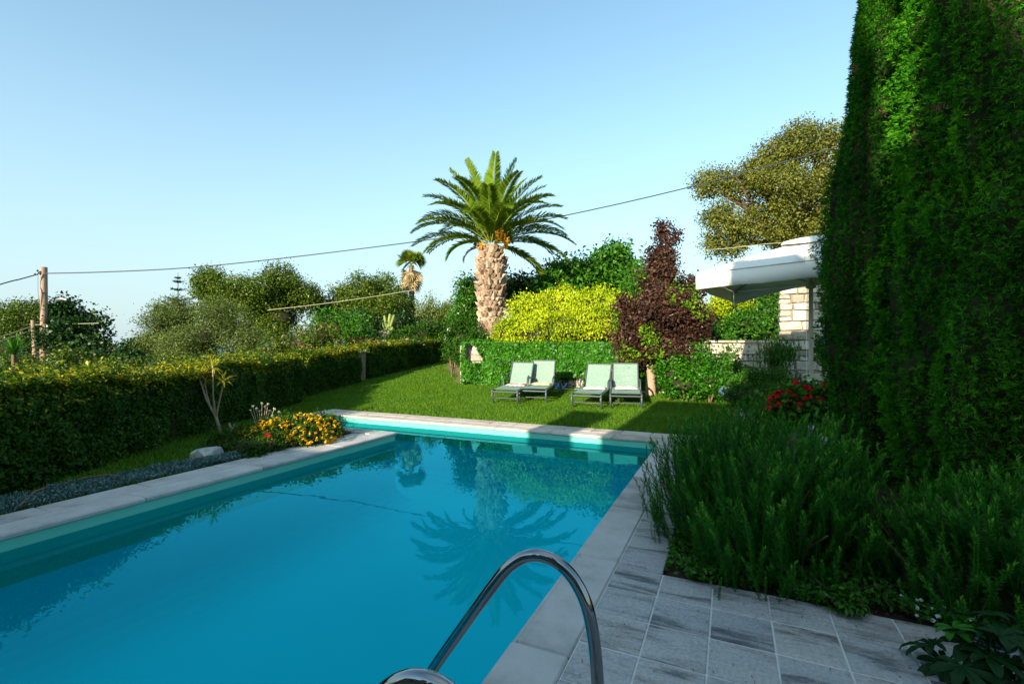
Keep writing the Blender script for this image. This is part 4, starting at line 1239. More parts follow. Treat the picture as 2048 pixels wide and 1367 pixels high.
# ------------------------------------------------------------------ cypresses
def cypress(label, cx, cy, H, prof, seed, n, lobes, mat='cypress'):
    rg = np.random.default_rng(seed)
    cz = gz(cx, cy) - .05
    zs = [p[0] for p in prof]; rs = [p[1] for p in prof]
    t = thing('cypress', label, 'tree', (cx, cy, cz), 'cypresses beside the terrace')
    MB().tube([(cx, cy, cz - .1), (cx, cy, cz + H * .5), (cx, cy, cz + H * .92)], [.16, .1, .02], 10).build('trunk', M['bark'], t)
    toc = math.atan2(-cy, -cx)
    pr = np.random.default_rng(seed + 50)
    NPL = 34
    pth = pr.uniform(0, 2 * math.pi, NPL); pz1 = pr.uniform(.9, H, NPL); pln = pr.uniform(1.2, 3.2, NPL); pw = pr.uniform(.20, .40, NPL); pdr = pr.uniform(-.12, .12, NPL)
    def surf(th, z):
        r0 = np.interp(z, zs, rs)
        q = np.stack([np.cos(th) * lobes, np.sin(th) * lobes, z * .42], 1)
        b = vnoise(q, seed) * .10 + vnoise(q * np.array([2.1, 2.1, 2.6]), seed + 1) * .06 + np.abs(vnoise(q * np.array([3.0, 3.0, 5.0]), seed + 2)) * .24 + np.abs(vnoise(q * np.array([6.5, 6.5, 11]), seed + 3)) * .14 - .12
        pl = np.zeros(len(th))
        for k in range(NPL):
            a_ = (th - pth[k] - pdr[k] * (z - pz1[k]) + math.pi) % (2 * math.pi) - math.pi
            up_ = np.clip((pz1[k] - z) / .55, 0, 1) ** .6 * np.clip((z - pz1[k] + pln[k]) / (pln[k] * .6), 0, 1)
            wd = pw[k] * (.35 + .65 * np.clip((pz1[k] - z) / 1.0, 0, 1))
            pl = np.maximum(pl, np.sqrt(np.clip(1 - (a_ / wd) ** 2, 0, 1)) * up_)
        return r0 * (.90 + b + .20 * pl)
    z = rg.uniform(0, 1, n) ** .95 * H * .995
    front = rg.random(n) < .62
    th = np.where(front, toc + rg.uniform(-1.75, 1.75, n), rg.uniform(0, 2 * math.pi, n))
    r0 = surf(th, z)
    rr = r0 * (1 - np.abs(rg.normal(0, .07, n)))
    P = np.stack([cx + rr * np.cos(th), cy + rr * np.sin(th), cz + z], 1)
    O = np.stack([np.cos(th), np.sin(th), np.full(n, .55)], 1)
    drift = vnoise(P * 1.7, seed + 8)
    O = nrm(O + .35 * rg.normal(size=O.shape) + .5 * np.stack([vnoise(P * 3, seed + 11), vnoise(P * 3, seed + 12), vnoise(P * 3, seed + 13)], 1))
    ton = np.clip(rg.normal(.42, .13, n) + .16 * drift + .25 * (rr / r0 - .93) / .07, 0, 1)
    # every tuft: a brush of narrow scaly blades
    K = 7
    Pb = np.repeat(P - O * .03, K, 0); Ob = np.repeat(O, K, 0)
    D = nrm(Ob + .62 * rg.normal(size=Ob.shape)); L = (rg.uniform(.024, .056, n * K))[:, None]
    Sd = nrm(np.cross(D, rg.normal(size=D.shape)))
    mid = Pb + D * L * .5; Wb = Sd * L * .105
    tip = Pb + D * L + np.array([0, 0, -.004])
    Vc = np.stack([Pb, mid + Wb, tip, mid - Wb], 1).reshape(-1, 3)
    Tc = np.clip(np.repeat(ton, K) + rg.normal(0, .10, n * K), 0, 1)
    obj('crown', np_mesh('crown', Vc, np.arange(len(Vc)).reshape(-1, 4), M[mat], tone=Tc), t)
    # dark filler shell: shade between the plumes put into its colour
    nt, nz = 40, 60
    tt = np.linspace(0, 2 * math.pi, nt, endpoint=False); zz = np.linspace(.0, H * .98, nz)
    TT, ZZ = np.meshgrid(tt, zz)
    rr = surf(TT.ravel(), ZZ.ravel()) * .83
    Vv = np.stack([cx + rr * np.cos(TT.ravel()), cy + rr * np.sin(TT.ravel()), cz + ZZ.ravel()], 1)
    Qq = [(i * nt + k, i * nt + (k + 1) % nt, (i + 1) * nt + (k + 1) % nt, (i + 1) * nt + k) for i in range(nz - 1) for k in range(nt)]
    obj('shade_core', np_mesh('shade_core', Vv, Qq, M['twig'], True), t)
    # a few dead sprigs
    rr2 = random.Random(seed)
    return t, surf

CL = at(1770, 900, 5.55); CR = at(2010, 950, 4.45)
cyl, sfl = cypress('narrower dark cypress standing behind the big one, by the parasol', CL.x, CL.y, 6.6, [(0, .40), (.55, .47), (1.25, .60), (2.1, .69), (2.7, .71), (3.3, .57), (4.1, .43), (5.0, .36), (5.9, .26), (6.6, .05)], 91, 26000, 2.3)
cyr, sfr = cypress('huge bright cypress filling the right of the picture', CR.x, CR.y, 8.2, [(0, .68), (.5, .80), (1.3, .90), (2.4, .92), (3.4, .88), (4.8, .84), (6, .7), (7.2, .42), (8.2, .05)], 92, 52000, 2.6, 'cypress_lit')
ct_, _ = cypress('unseen slim cypress added behind the camera to shade another', -.15, -4.35, 11.2, [(0, .26), (1.5, .36), (5, .38), (8.5, .34), (11.2, .08)], 93, 3000, 2.3)  # added out of view to cast shade on the narrower cypress
def dead_sprig(parent, px, py, d, seed):
    rg5 = np.random.default_rng(seed)
    c = np.array(at(px, py, d))
    P = c + rg5.normal(0, .022, (26, 3)); N = nrm(rg5.normal(size=(26, 3)))
    V, Q = leaf_quads(P, N, .05, .010, rg5, rg5.normal(size=(26, 3)) + np.array([.3, -.3, .6]))
    o = obj('dead_sprig', np_mesh('dead_sprig', V, Q, M['redsage'], tone=rg5.random(26)), parent)
dead_sprig(cyr, 1875, 215, 3.66, 1); dead_sprig(cyl, 1712, 138, 5.25, 2); dead_sprig(cyl, 1768, 222, 5.12, 3)

# ------------------------------------------------------------------ rosemary
def sprig_arrays(seed, L=.50):
    rg = np.random.default_rng(seed)
    V, Q, T = [], [], []
    n = 14
    bend = rg.uniform(-.22, .22, 2)
    pts = np.array([[bend[0] * (i / n) ** 2 * L, bend[1] * (i / n) ** 2 * L, L * i / n] for i in range(n + 1)])
    for i in range(n):
        w = .0050 * (1 - .6 * i / n)
        for (ax, ay) in ((1, 0), (0, 1)):
            b = len(V); o = np.array([ax * w, ay * w, 0])
            V += [pts[i] - o, pts[i] + o, pts[i + 1] + o * .9, pts[i + 1] - o * .9]; Q.append((b, b + 1, b + 2, b + 3)); T.append(.62)
    m_ = 40
    for j in range(m_):
        s = .08 + .92 * (j / (m_ - 1)) ** .9
        i = min(int(s * n), n - 1); f = s * n - i
        c = pts[i] * (1 - f) + pts[i + 1] * f
        a0 = j * 2.4 + rg.uniform(-.3, .3)
        for k in range(3):
            a = a0 + k * 2.094
            el = R(26) + R(42) * max(0, (s - .8) / .2) + rg.normal(0, .15)
            d = np.array([math.cos(a) * math.cos(el), math.sin(a) * math.cos(el), math.sin(el)])
            l = rg.uniform(.032, .050) * (1 - .35 * max(0, (s - .85) / .15))
            w = np.array([-math.sin(a), math.cos(a), 0]) * .0042
            b = len(V); V += [c, c + d * l * .5 + w, c + d * l, c + d * l * .5 - w]; Q.append((b, b + 1, b + 2, b + 3))
            T.append(float(np.clip(rg.normal(.35, .14) + .50 * max(0, (s - .66) / .34), 0, .95)))
    return np.array(V), np.array(Q), np.array(T)
SPR = [sprig_arrays(i) for i in range(8)]
SPM = [np_mesh('sprig', v, q, M['rosemary'], tone=t_) for v, q, t_ in SPR]

def rosemary(label, c, rad, seed, n_obj, n_in, splay, drift=(0, 0)):
    """c: foot of the bush, rad: half width, half depth and height; sprig tips end on the domed outline"""
    r = random.Random(seed)
    t = thing('rosemary_bush', label, 'rosemary', (c[0], c[1], .02), 'rosemary bushes at the terrace edge')
    def place(depth):
        a = r.uniform(0, 2 * math.pi)
        se = r.random() ** .8; ce = math.sqrt(1 - se * se) ** .75
        k = 1 + .12 * math.sin(3 * a + seed) + .07 * math.sin(7 * a + 2 * seed)
        tip = Vector((c[0] + rad[0] * ce * math.cos(a) * k * depth + drift[0] * se, c[1] + rad[1] * ce * math.sin(a) * k * depth + drift[1] * se,
                      max(.10, rad[2] * (.12 + .88 * se) * (.35 + .65 * depth) * r.uniform(.9, 1.1))))
        d = Vector((math.cos(a) * ce * splay + r.gauss(0, .10) + drift[0] * .5, math.sin(a) * ce * splay + r.gauss(0, .10), 1.0)).normalized()
        s = r.uniform(.7, 1.15) * (.75 + .25 * se)
        base = tip - d * .50 * s
        if base.z < -.02:
            s *= max(.25, (tip.z + .02) / max(.01, tip.z - base.z)); base = tip - d * .50 * s
        return Matrix.Translation(base) @ d.to_track_quat('Z', 'Y').to_matrix().to_4x4() @ Matrix.Rotation(r.uniform(0, 6.28), 4, 'Z') @ Matrix.Scale(s, 4)
    for i in range(n_obj):
        link(bpy.data.objects.new('sprig', SPM[i % 8]), t, place(r.uniform(.93, 1.06)))
    VV, QQ, TT, b = [], [], [], 0
    for i in range(n_in):
        A = np.array(place(r.uniform(.62, 1.0)))
        v, q, tn = SPR[i % 8]
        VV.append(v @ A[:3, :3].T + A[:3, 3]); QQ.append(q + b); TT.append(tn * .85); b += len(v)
    o = obj('inner_sprigs', np_mesh('inner_sprigs', np.concatenate(VV), np.concatenate(QQ), M['rosemary'], tone=np.concatenate(TT)), t)
    o['kind'] = 'stuff'
    mb = MB()
    for i in range(46):
        a = r.uniform(0, 6.28); q = r.uniform(.3, .85)
        p0 = Vector((c[0] + rad[0] * .45 * math.cos(a) * q, c[1] + rad[1] * .45 * math.sin(a) * q, 0)); p1 = Vector((c[0] + rad[0] * math.cos(a) * q, c[1] + rad[1] * math.sin(a) * q, rad[2] * (1 - q * q) * .8 + .1))
        mb.tube([p0, p0.lerp(p1, .5) + Vector((r.uniform(-.06, .06), r.uniform(-.06, .06), -.04)), p1], [.014, .010, .005], 5)
    mb.build('woody_stems', M['bark'], t)['kind'] = 'stuff'
    core('rosemary_shade_core', [((c[0], c[1], .0), (rad[0] * .66, rad[1] * .66, rad[2] * .66))], 1.0, M['twig'], t)  # dark dome whose colour stands in for shade under the sprigs
    return t
rosemary('big upright rosemary bush leaning over the pool coping', (.20, 4.44), (.98, 1.05, 1.07), 101, 300, 900, .36)
rosemary('lower rosemary bush right of the big one, under the cypress', (1.50, 3.92), (.82, .62, .82), 102, 280, 460, .5, (.14, -.03))

rg = np.random.default_rng(40)
n = 9000
x = rg.uniform(-.42, 3.2, n); y = 3.47 + rg.random(n) ** 1.4 * .75 + .06 * np.sin(9 * x)
k = vnoise(np.stack([x * 3, y * 3, 0 * x], 1), 6) > -.55
xl = rg.uniform(-.42, -.1, 1500); yl = rg.uniform(3.47, 4.8, 1500)
x, y = np.concatenate([x[k], xl]), np.concatenate([y[k], yl]); n = len(x)
P = np.stack([x, y, .02 + rg.random(n) * (.04 + .07 * (vnoise(np.stack([x * 4, y * 4, 0 * x], 1), 3) * .5 + .5))], 1)
N = nrm(rg.normal(size=(n, 3)) * .7 + np.array([0, -.3, 1]))
V, Q = leaf_quads(P, N, .05 * rg.uniform(.5, 1.3, n), .022, rg)
tag(obj('undergrowth', np_mesh('undergrowth', V, Q, M['broad'], tone=rg.random(n) * .7)), 'low dark green undergrowth along the front of the rosemary bed', 'undergrowth', kind='stuff')
# fallen leaves on paving and soil
n = 420
x = rg.uniform(-.7, 2.6, n); y = 3.50 - rg.random(n) ** 2.2 * 1.5
P = np.stack([x, y, np.full(n, .006)], 1); N = nrm(rg.normal(size=(n, 3)) * .25 + np.array([0, 0, 1]))
V, Q = leaf_quads(P, N, .018 * rg.uniform(.4, 1.3, n), .006, rg)
tag(obj('leaf_litter', np_mesh('leaf_litter', V, Q, M['redsage'], tone=rg.random(n))), 'dry fallen leaves scattered on the paving by the rosemary', 'leaf litter', kind='stuff')

# ------------------------------------------------------------------ small plants at the terrace edge
def weed(label, x, y, rad, h, seed, n, leaf=.03, name='weed', mat=None):
    rg = np.random.default_rng(seed)
    t = thing(name, label, 'plant', (x, y, 0))
    P = np.array([x, y, .02]) + nrm(rg.normal(size=(n, 3))) * np.array([rad, rad, h]) * rg.random((n, 1)) ** .5
    P[:, 2] = np.abs(P[:, 2] - .02) + .02
    N = nrm(rg.normal(size=(n, 3)) * .6 + np.array([0, 0, 1]))
    V, Q = leaf_quads(P, N, leaf * rg.uniform(.6, 1.3, n), leaf * .45, rg)
    obj('foliage', np_mesh('foliage', V, Q, mat or M['broad'], tone=rg.random(n) * .8), t)
    mb = MB(); r = random.Random(seed)
    for i in range(9):
        mb.tube([(x, y, -.02), (x + r.uniform(-.5, .5) * rad, y + r.uniform(-.5, .5) * rad, h * .4), (x + r.uniform(-.9, .9) * rad, y + r.uniform(-.9, .9) * rad, h * .8)], [.004, .003, .002], 4)
    mb.build('stems', M['bark'], t)['kind'] = 'stuff'
    return t

def gp_(px, py, z=0.0):
    d = (CAM_H - z) * FPX / (py - HORIZON)
    return at(px, py, d)
p = gp_(1690, 1222); weed('feathery weed sprouting from the tile joint under the rosemary', p.x, p.y, .12, .13, 1, 420, .045)
p = gp_(1490, 1172); weed('tiny green weed at the tile edge below the big rosemary', p.x, p.y, .08, .07, 2, 160, .04)
p = gp_(1660, 1165); weed('low trailing weed between the two rosemary bushes', p.x, p.y, .15, .08, 3, 260, .04)
# daisies
p = gp_(1885, 1215)
t = weed('low daisy clump with small white flowers beside the lobed leaves', p.x, p.y, .30, .12, 4, 1200, .045, name='daisy_clump')
DA = [(1802, 1190), (1834, 1199), (1842, 1199), (1833, 1214), (1865, 1216), (1834, 1230), (1888, 1201), (1910, 1205), (1888, 1213), (1876, 1232), (1866, 1240), (1944, 1239), (1837, 1157), (1940, 1138)]
with_flowers(t, [gp_(x, y, .10) for x, y in DA], M['whitepetal'], .026, 11)
# lobed leaves, every leaf a part
def lobed_leaf(seed):
    """palmate leaf of seven finger lobes about one unit across, stalk at the origin"""
    r = random.Random(seed)
    V = [(0, 0, 0)]; F = []
    n = 7
    for k in range(n):
        a = R(-125 + 250 * k / (n - 1)); L_ = (.62 + .38 * math.cos(a * .72)) * r.uniform(.85, 1.1) * .62
        d = Vector((math.sin(a), math.cos(a), 0)); s = Vector((d.y, -d.x, 0))
        b = len(V)
        for (q, w, z) in ((.25, .075, .02), (.62, .13, .03), (.9, .085, -.01), (1.0, .02, -.05)):
            z = z + r.uniform(-.01, .01)
            V.append(tuple(d * L_ * q + s * w * L_ * 1.4 + Vector((0, 0, z + .015)))); V.append(tuple(d * L_ * q - s * w * L_ * 1.4 + Vector((0, 0, z + .015)))); V.append(tuple(d * L_ * q + Vector((0, 0, z - .012))))
        F += [(0, b, b + 2), (0, b + 2, b + 1)]
        for i in range(3):
            c = b + i * 3
            F += [(c, c + 3, c + 5, c + 2), (c + 2, c + 5, c + 4, c + 1)]
    # web between the lobes
    for k in range(n - 1):
        F.append((0, 1 + 12 * k + 0, 1 + 12 * (k + 1) + 1))
    return V, F
lt = thing('leafy_plant', 'broad lobed dark green plant spilling over the corner tiles', 'plant', gp_(1935, 1300))
LV = []
for i in range(5):
    v, f = lobed_leaf(i)
    for m_ in ('dark', 'bright'):
        me = bpy.data.meshes.new('leaf'); me.from_pydata(v, [], f)
        a = me.attributes.new('tone', 'FLOAT', 'FACE')
        a.data.foreach_set('value', [(.12 + .05 * i) if m_ == 'dark' else .92] * len(f))
        me.materials.append(M['bigleaf']); me.update(); LV.append(me)
LF = [(1905, 1254, .22, .26, 1, 195), (1868, 1288, .10, .34, 0, 70), (1925, 1330, .12, .36, 0, 190), (1975, 1310, .16, .36, 0, 215), (1990, 1345, .07, .34, 0, 170), (2020, 1330, .14, .36, 0, 230), (1960, 1268, .24, .3, 0, 30),
      (1890, 1325, .05, .3, 0, 120), (2000, 1270, .26, .34, 0, 300), (2035, 1290, .22, .34, 0, 260), (1955, 1360, .05, .34, 0, 180), (2030, 1365, .08, .34, 0, 200), (1935, 1285, .16, .34, 0, 150), (1908, 1225, .25, .2, 0, 20), (1985, 1230, .3, .26, 0, 340)]
mbs = MB(); r = random.Random(6)
root = gp_(1990, 1290)
for i, (px, py, z, s, br, rot) in enumerate(LF):
    q = gp_(px, py, z)
    o = bpy.data.objects.new('leaf', LV[(i % 5) * 2 + br])
    link(o, lt, Matrix.Translation(q) @ Euler((r.uniform(-.45, .1), r.uniform(-.35, .35), R(rot))).to_matrix().to_4x4() @ Matrix.Scale(s * .72, 4))
    if br:
        o['label'] = 'bright fresh green lobed leaf'
    mbs.tube([root + Vector((r.uniform(-.05, .05), r.uniform(-.05, .05), 0)), root.lerp(q, .5) + Vector((0, 0, .08)), q], [.006, .005, .004], 5)
mbs.build('stalks', M['bigleaf'], lt)['kind'] = 'stuff'

# ------------------------------------------------------------------ flower island on the left
lan = [B(605, 858, 8.25, 62, 28), B(550, 862, 8.0, 45, 25), B(657, 862, 8.35, 26, 26), B(500, 880, 7.6, 36, 22), B(472, 884, 7.7, 26, 18), B(620, 875, 7.9, 50, 24)]
t = bush('lantana', 'low lantana bush covered in yellow and orange flower heads', lan, .05, M['lantana'], 1500, 111, 12, cat='flower bush', aspect=.6, corek=.75)
with_flowers(t, surf_points(lan, 298, 12, up=-.35), M['yellowpetal'], .066, 12)
dk = [B(500, 898, 7.15, 58, 22), B(450, 893, 7.3, 26, 22), B(545, 893, 7.3, 26, 24)]
bush('bush', 'dark leafy low bush in front of the lantana flowers', dk, .04, M['lantana'], 1500, 112, 12, aspect=.5, corek=.75)
rf = thing('red_flower', 'single bright red flower among the yellow lantana', 'flower', at(536, 872, 7.2))
with_flowers(rf, [at(532, 871, 7.15), at(540, 872, 7.15), at(536, 868, 7.2)], M['redpetal'], .055, 13)
MB().tube([at(536, 905, 7.3), at(536, 873, 7.18)], .005, 5).build('stem', M['cactus'], rf)

al = thing('seed_heads', 'dry pale onion seed heads above the lantana', 'plant', at(525, 850, 8.3))
mb = MB(); hp = []
for i, (x, y) in enumerate([(506, 812), (513, 817), (524, 806), (531, 812), (536, 808), (549, 817), (501, 820), (519, 822), (540, 822)]):
    q = at(x, y, 8.25 + .03 * i); hp.append(q)
    mb.tube([at(522 + (x - 522) * .35, 858, 8.3), at(522 + (x - 522) * .7, 835, 8.28), q], .005, 5)
mb.build('stems', M['palebark'], al)['kind'] = 'stuff'
with_flowers(al, hp, M['creampetal'], .05, 14, name='seed_head')
wfl = thing('white_flowers', 'two small white blooms behind the lantana', 'flower', at(552, 850, 8.4))
with_flowers(wfl, [at(558, 823, 8.4), at(545, 831, 8.35)], M['whitepetal'], .055, 15)
MB().tube([at(556, 860, 8.4), at(558, 824, 8.4)], .004, 5).tube([at(550, 860, 8.35), at(545, 832, 8.35)], .004, 5).build('stems', M['cactus'], wfl)['kind'] = 'stuff'

dr = thing('dracaena', 'thin stemmed dracaena with spiky yellow green leaf heads before the hedge', 'plant', at(441, 868, 8.75))
d0 = 8.75
fork = at(431, 832, d0)
MB().tube([at(443, 872, d0) - Vector((0, 0, .05)), at(437, 850, d0), fork], [.035, .030, .026], 8).tube([fork, at(413, 800, d0), at(399, 757, d0 - .05)], [.024, .018, .014], 7).tube([at(420, 812, d0), at(414, 790, d0 + .1), at(410, 768, d0 + .1)], [.016, .013, .011], 7) \
    .tube([fork, at(426, 790, d0), at(426, 738, d0)], [.022, .016, .013], 7).tube([at(432, 834, d0), at(438, 805, d0), at(447, 766, d0)], [.020, .016, .013], 7).build('stem', M['palebark'], dr)
blade = MB()
blade.add([(-.011, 0, 0), (.011, 0, 0), (.010, .5, .05), (-.010, .5, .05), (0, 1, -.12), (0, .5, .035)], [(0, 1, 2, 5, 3), (3, 5, 2, 4)])
bm_ = blade.mesh('leaf', M['dracaena'])
a = bm_.attributes.new('tone', 'FLOAT', 'FACE'); a.data.foreach_set('value', [.4, .6])
r = random.Random(2)
for (px, py, dd, sc) in [(399, 754, d0 - .05, .24), (410, 765, d0 + .1, .2), (426, 735, d0, .26), (447, 763, d0, .25)]:
    c = at(px, py, dd)
    hub = MB().lathe([(.012, -.03), (.022, 0), (.012, .04), (.002, .06)], c, 7).build('leaf_head', M['palebark'], dr)
    for k in range(26):
        el = r.uniform(-.45, 1.35)
        o = bpy.data.objects.new('leaf', bm_)
        link(o, hub, Matrix.Translation(c) @ Matrix.Rotation(k * 2.4, 4, 'Z') @ Matrix.Rotation(el, 4, 'X') @ Matrix.Diagonal((sc * 5.5, sc * r.uniform(.75, 1.15), sc, 1)))
st = thing('cut_stump', 'small bare forked stump at the lantana edge', 'stump', at(464, 868, 8.2))
MB().tube([at(466, 872, 8.2), at(462, 858, 8.2), at(458, 845, 8.2)], [.03, .024, .016], 7).tube([at(465, 866, 8.2), at(466, 855, 8.2), at(469, 848, 8.2)], [.022, .018, .012], 7).build('wood', M['palebark'], st)

def boulder(label, c, s, seed):
    bm = bmesh.new(); bmesh.ops.create_icosphere(bm, subdivisions=4, radius=1)
    P = np.array([v.co[:] for v in bm.verts])
    n1 = vnoise(P * 1.3 + seed, seed) * .28 + vnoise(P * 3.1, seed + 1) * .10 + vnoise(P * 7, seed + 2) * .03
    for v, k in zip(bm.verts, n1):
        q = v.co * (1 + k)
        q = Vector((max(-.85, min(.85, q.x)), max(-.85, min(.85, q.y)), max(-.6, min(.62 + .15 * q.x, q.z))))
        v.co = Vector((q.x * s[0], q.y * s[1], q.z * s[2]))
    me = bpy.data.meshes.new('rock'); bm.to_mesh(me); bm.free(); me.materials.append(M['rock'])
    o = obj('rock', me, None, Matrix.Translation(c))
    return tag(o, label, 'rock')
boulder('pale grey rock lying at the coping edge before the dark bush', gp_(403, 918) + Vector((0, .1, .03)), (.22, .19, .18), 3)
boulder('small pale rock half hidden under the dark bush', gp_(436, 895) + Vector((0, .1, .03)), (.16, .15, .16), 5)

# silver ground cover along the coping
rg = np.random.default_rng(12)
n = 11000
y = rg.uniform(.9, 5.0, n); wdt = .55 * np.clip((5.1 - y) / 1.4, 0, 1)
x = -6.29 - rg.random(n) ** 1.3 * wdt
P = np.stack([x, y, np.full(n, .0)], 1); hgt = .02 + .07 * (vnoise(P * 6, 2) * .5 + .5)
P[:, 2] = rg.random(n) * hgt
N = nrm(rg.normal(size=(n, 3)) * .7 + np.array([.2, -.2, .8]))
V, Q = leaf_quads(P, N, .05 * rg.uniform(.6, 1.3, n), .016, rg, rg.normal(size=(n, 3)) + np.array([0, 0, 1.1]))
tag(obj('ground_cover', np_mesh('ground_cover', V, Q, M['silver'], tone=rg.random(n))), 'silvery low ground cover along the left pool coping', 'ground cover', kind='stuff')
hs = thing('drip_hose', 'thin brown irrigation hose lying across the dark left lawn', 'hose', gp_(150, 975))
MB().tube([gp_(x, y, .05) for x, y in [(40, 1010), (70, 982), (120, 968), (170, 955), (215, 949), (250, 952)]], .012, 6).build('tube', M['bark'], hs)

# yucca behind the hedge, cactus, picket fence, marker post, shrub leaves
yc = thing('yucca', 'spiky green yucca behind the hedge near the picture corner', 'plant', at(28, 725, 19))
rg = np.random.default_rng(14)
yb_ = MB(); yb_.add([(-.05, 0, 0), (.05, 0, 0), (.045, .5, .03), (-.045, .5, .03), (0, 1, -.05)], [(0, 1, 2, 3), (3, 2, 4)])
ym = yb_.mesh('leaf', M['broad'])
a = ym.attributes.new('tone', 'FLOAT', 'FACE'); a.data.foreach_set('value', [.5, .65])
cy_ = at(28, 708, 19)
MB().tube([(cy_.x, cy_.y, gz(cy_.x, cy_.y) - .1), cy_], [.09, .07], 7).build('stem', M['bark'], yc)
for k in range(44):
    link(bpy.data.objects.new('leaf', ym), yc, Matrix.Translation(cy_) @ Matrix.Rotation(k * 2.4, 4, 'Z') @ Matrix.Rotation(rg.uniform(-.2, 1.45), 4, 'X') @ Matrix.Diagonal((1, rg.uniform(.65, 1.0), .6, 1)))
ca = thing('cactus', 'tall pale green columnar cactus with several arms on the bank', 'cactus', at(777, 665, 27))
mb = MB()
for (x0, y0, x1, y1, rr) in [(777, 668, 780, 629, .10), (775, 662, 769, 632, .085), (779, 660, 788, 631, .085), (774, 668, 765, 645, .08), (780, 668, 785, 655, .09)]:
    a_, b_ = at(x0, y0, 27), at(x1, y1, 27)
    mb = MB().tube([a_, a_.lerp(b_, .3) + (b_ - a_).cross(Vector((0, 1, 0))) * .02, a_.lerp(b_, .8), b_, b_ + Vector((0, 0, .06))], [rr * .8, rr, rr, rr * .8, rr * .2], 9)
    mb.build('arm', M['cactus'], ca)
pf = thing('picket_fence', 'short grey wooden picket fence below the cactus', 'fence', at(765, 672, 26.6))
for k in range(9):
    a_ = at(757 + k * 2.6, 680, 26.6); b_ = at(757 + k * 2.6, 661, 26.6)
    MB().box(((a_.x + b_.x) / 2, (a_.y + b_.y) / 2, (a_.z + b_.z) / 2), (.055, .03, b_.z - a_.z), .006).build('picket', M['picket'], pf)
a_, b_ = at(755, 665, 26.65), at(780, 665, 26.65)
MB().tube([a_, b_], .03, 6).tube([a_ - Vector((0, 0, .3)), b_ - Vector((0, 0, .3))], .03, 6).build('rail', M['picket'], pf)
mp_ = thing('marker_post', 'short white post on a pale stone plinth at the lawn top', 'post', at(898, 678, 24))
q = at(898, 673, 24)
MB().box((q.x, q.y, q.z - .15), (.38, .34, .5), .03).build('plinth', M['stone'], mp_)
MB().lathe([(.0, .36), (.08, .36), (.09, .34), (.09, .0)], (q.x, q.y, q.z + .1), 10).build('shaft', M['white'], mp_)

# ------------------------------------------------------------------ sun loungers
def lounger(label, px_front, py_front, rot, back_deg, seed):
    zg = .15
    for _ in range(8):
        p = gp_(px_front, py_front, zg); zg = gz(p.x, p.y)
    t = thing('sun_lounger', label, 'sun lounger', (p.x, p.y, zg), 'green sling sun loungers on the lawn', rot)
    w, L_, zs, hy = .66, 1.82, .34, .98
    dz = .075 * .9                                       # the lawn rises under it
    def zl(y):
        return zs + .075 * y
    b = R(back_deg); bl_ = .66
    top = (hy + bl_ * math.cos(b), zl(hy) + bl_ * math.sin(b))
    for s in (-1, 1):
        x = s * (w / 2 + .02)
        MB().tube([(x, 0.02, zl(0) - .06), (x, .0, zl(0) - .02), (x, .05, zl(0)), (x, hy, zl(hy)), (x, L_, zl(L_) - .02)], .026, 8).build('side_rail', M['frame'], t, local=True)
        MB().tube([(x, .06, zl(0) - .01), (x, .0, zl(0) - .10), (x, .03, zl(0) - .24), (x, .10, zl(.1) - .345)], [.024, .028, .026, .022], 8).build('leg', M['frame'], t, local=True)
        MB().tube([(x, L_ - .25, zl(L_) - .02), (x, L_ - .18, zl(L_) - .2), (x, L_ - .2, zl(L_) - .35)], [.024, .026, .022], 8).build('leg', M['frame'], t, local=True)
        MB().tube([(x, hy - .28, zl(hy)), (x, hy - .26, zl(hy) + .16), (x, hy - .16, zl(hy) + .215), (x, hy + .12, zl(hy) + .21), (x, hy + .2, zl(hy) + .12), (x, hy + .22, zl(hy) - .0)], [.02, .02, .024, .024, .02, .018], 8).build('armrest', M['frame'], t, local=True)
        xb = s * (w / 2 - .02)
        MB().tube([(xb, hy, zl(hy) + .02), (xb, top[0], top[1])], .018, 7).build('back_rail', M['frame'], t, local=True)
    MB().tube([(-w / 2, .02, zl(0) - .035), (w / 2, .02, zl(0) - .035)], .022, 7).build('cross_bar', M['frame'], t, local=True)
    MB().tube([(-w / 2, .10, zl(0) - .20), (w / 2, .10, zl(0) - .20)], .014, 7).build('cross_bar', M['frame'], t, local=True)
    MB().tube([(-w / 2 + .02, top[0], top[1]), (w / 2 - .02, top[0], top[1])], .016, 7).build('cross_bar', M['frame'], t, local=True)
    def sheet(p0, p1, sag):
        V, F = [], []
        nx, ny = 8, 10
        d = Vector((0, p1[0] - p0[0], p1[1] - p0[1])); nn = Vector((0, -d.z, d.y)).normalized()
        for k in (0, 1):
            for j in range(ny + 1):
                for i in range(nx + 1):
                    u = i / nx * 2 - 1; v = j / ny
                    q = Vector((u * (w / 2 - .005), p0[0], p0[1])) + d * v - nn * (sag * (1 - u * u) * math.sin(math.pi * v) + k * .006)
                    V.append(q)
        o = (nx + 1) * (ny + 1)
        for j in range(ny):
            for i in range(nx):
                a_ = j * (nx + 1) + i
                F.append((a_, a_ + 1, a_ + nx + 2, a_ + nx + 1)); F.append((o + a_, o + a_ + nx + 1, o + a_ + nx + 2, o + a_ + 1))
        mb = MB(); mb.add(V, F, True); return mb
    sheet((.03, zl(0) + .028), (hy - .01, zl(hy) + .028), .02).build('seat_sling', M['sling'], t, local=True)
    sheet((hy + .01, zl(hy) + .03), top, .015).build('back_sling', M['sling'], t, local=True)
    return t, zl, hy, w

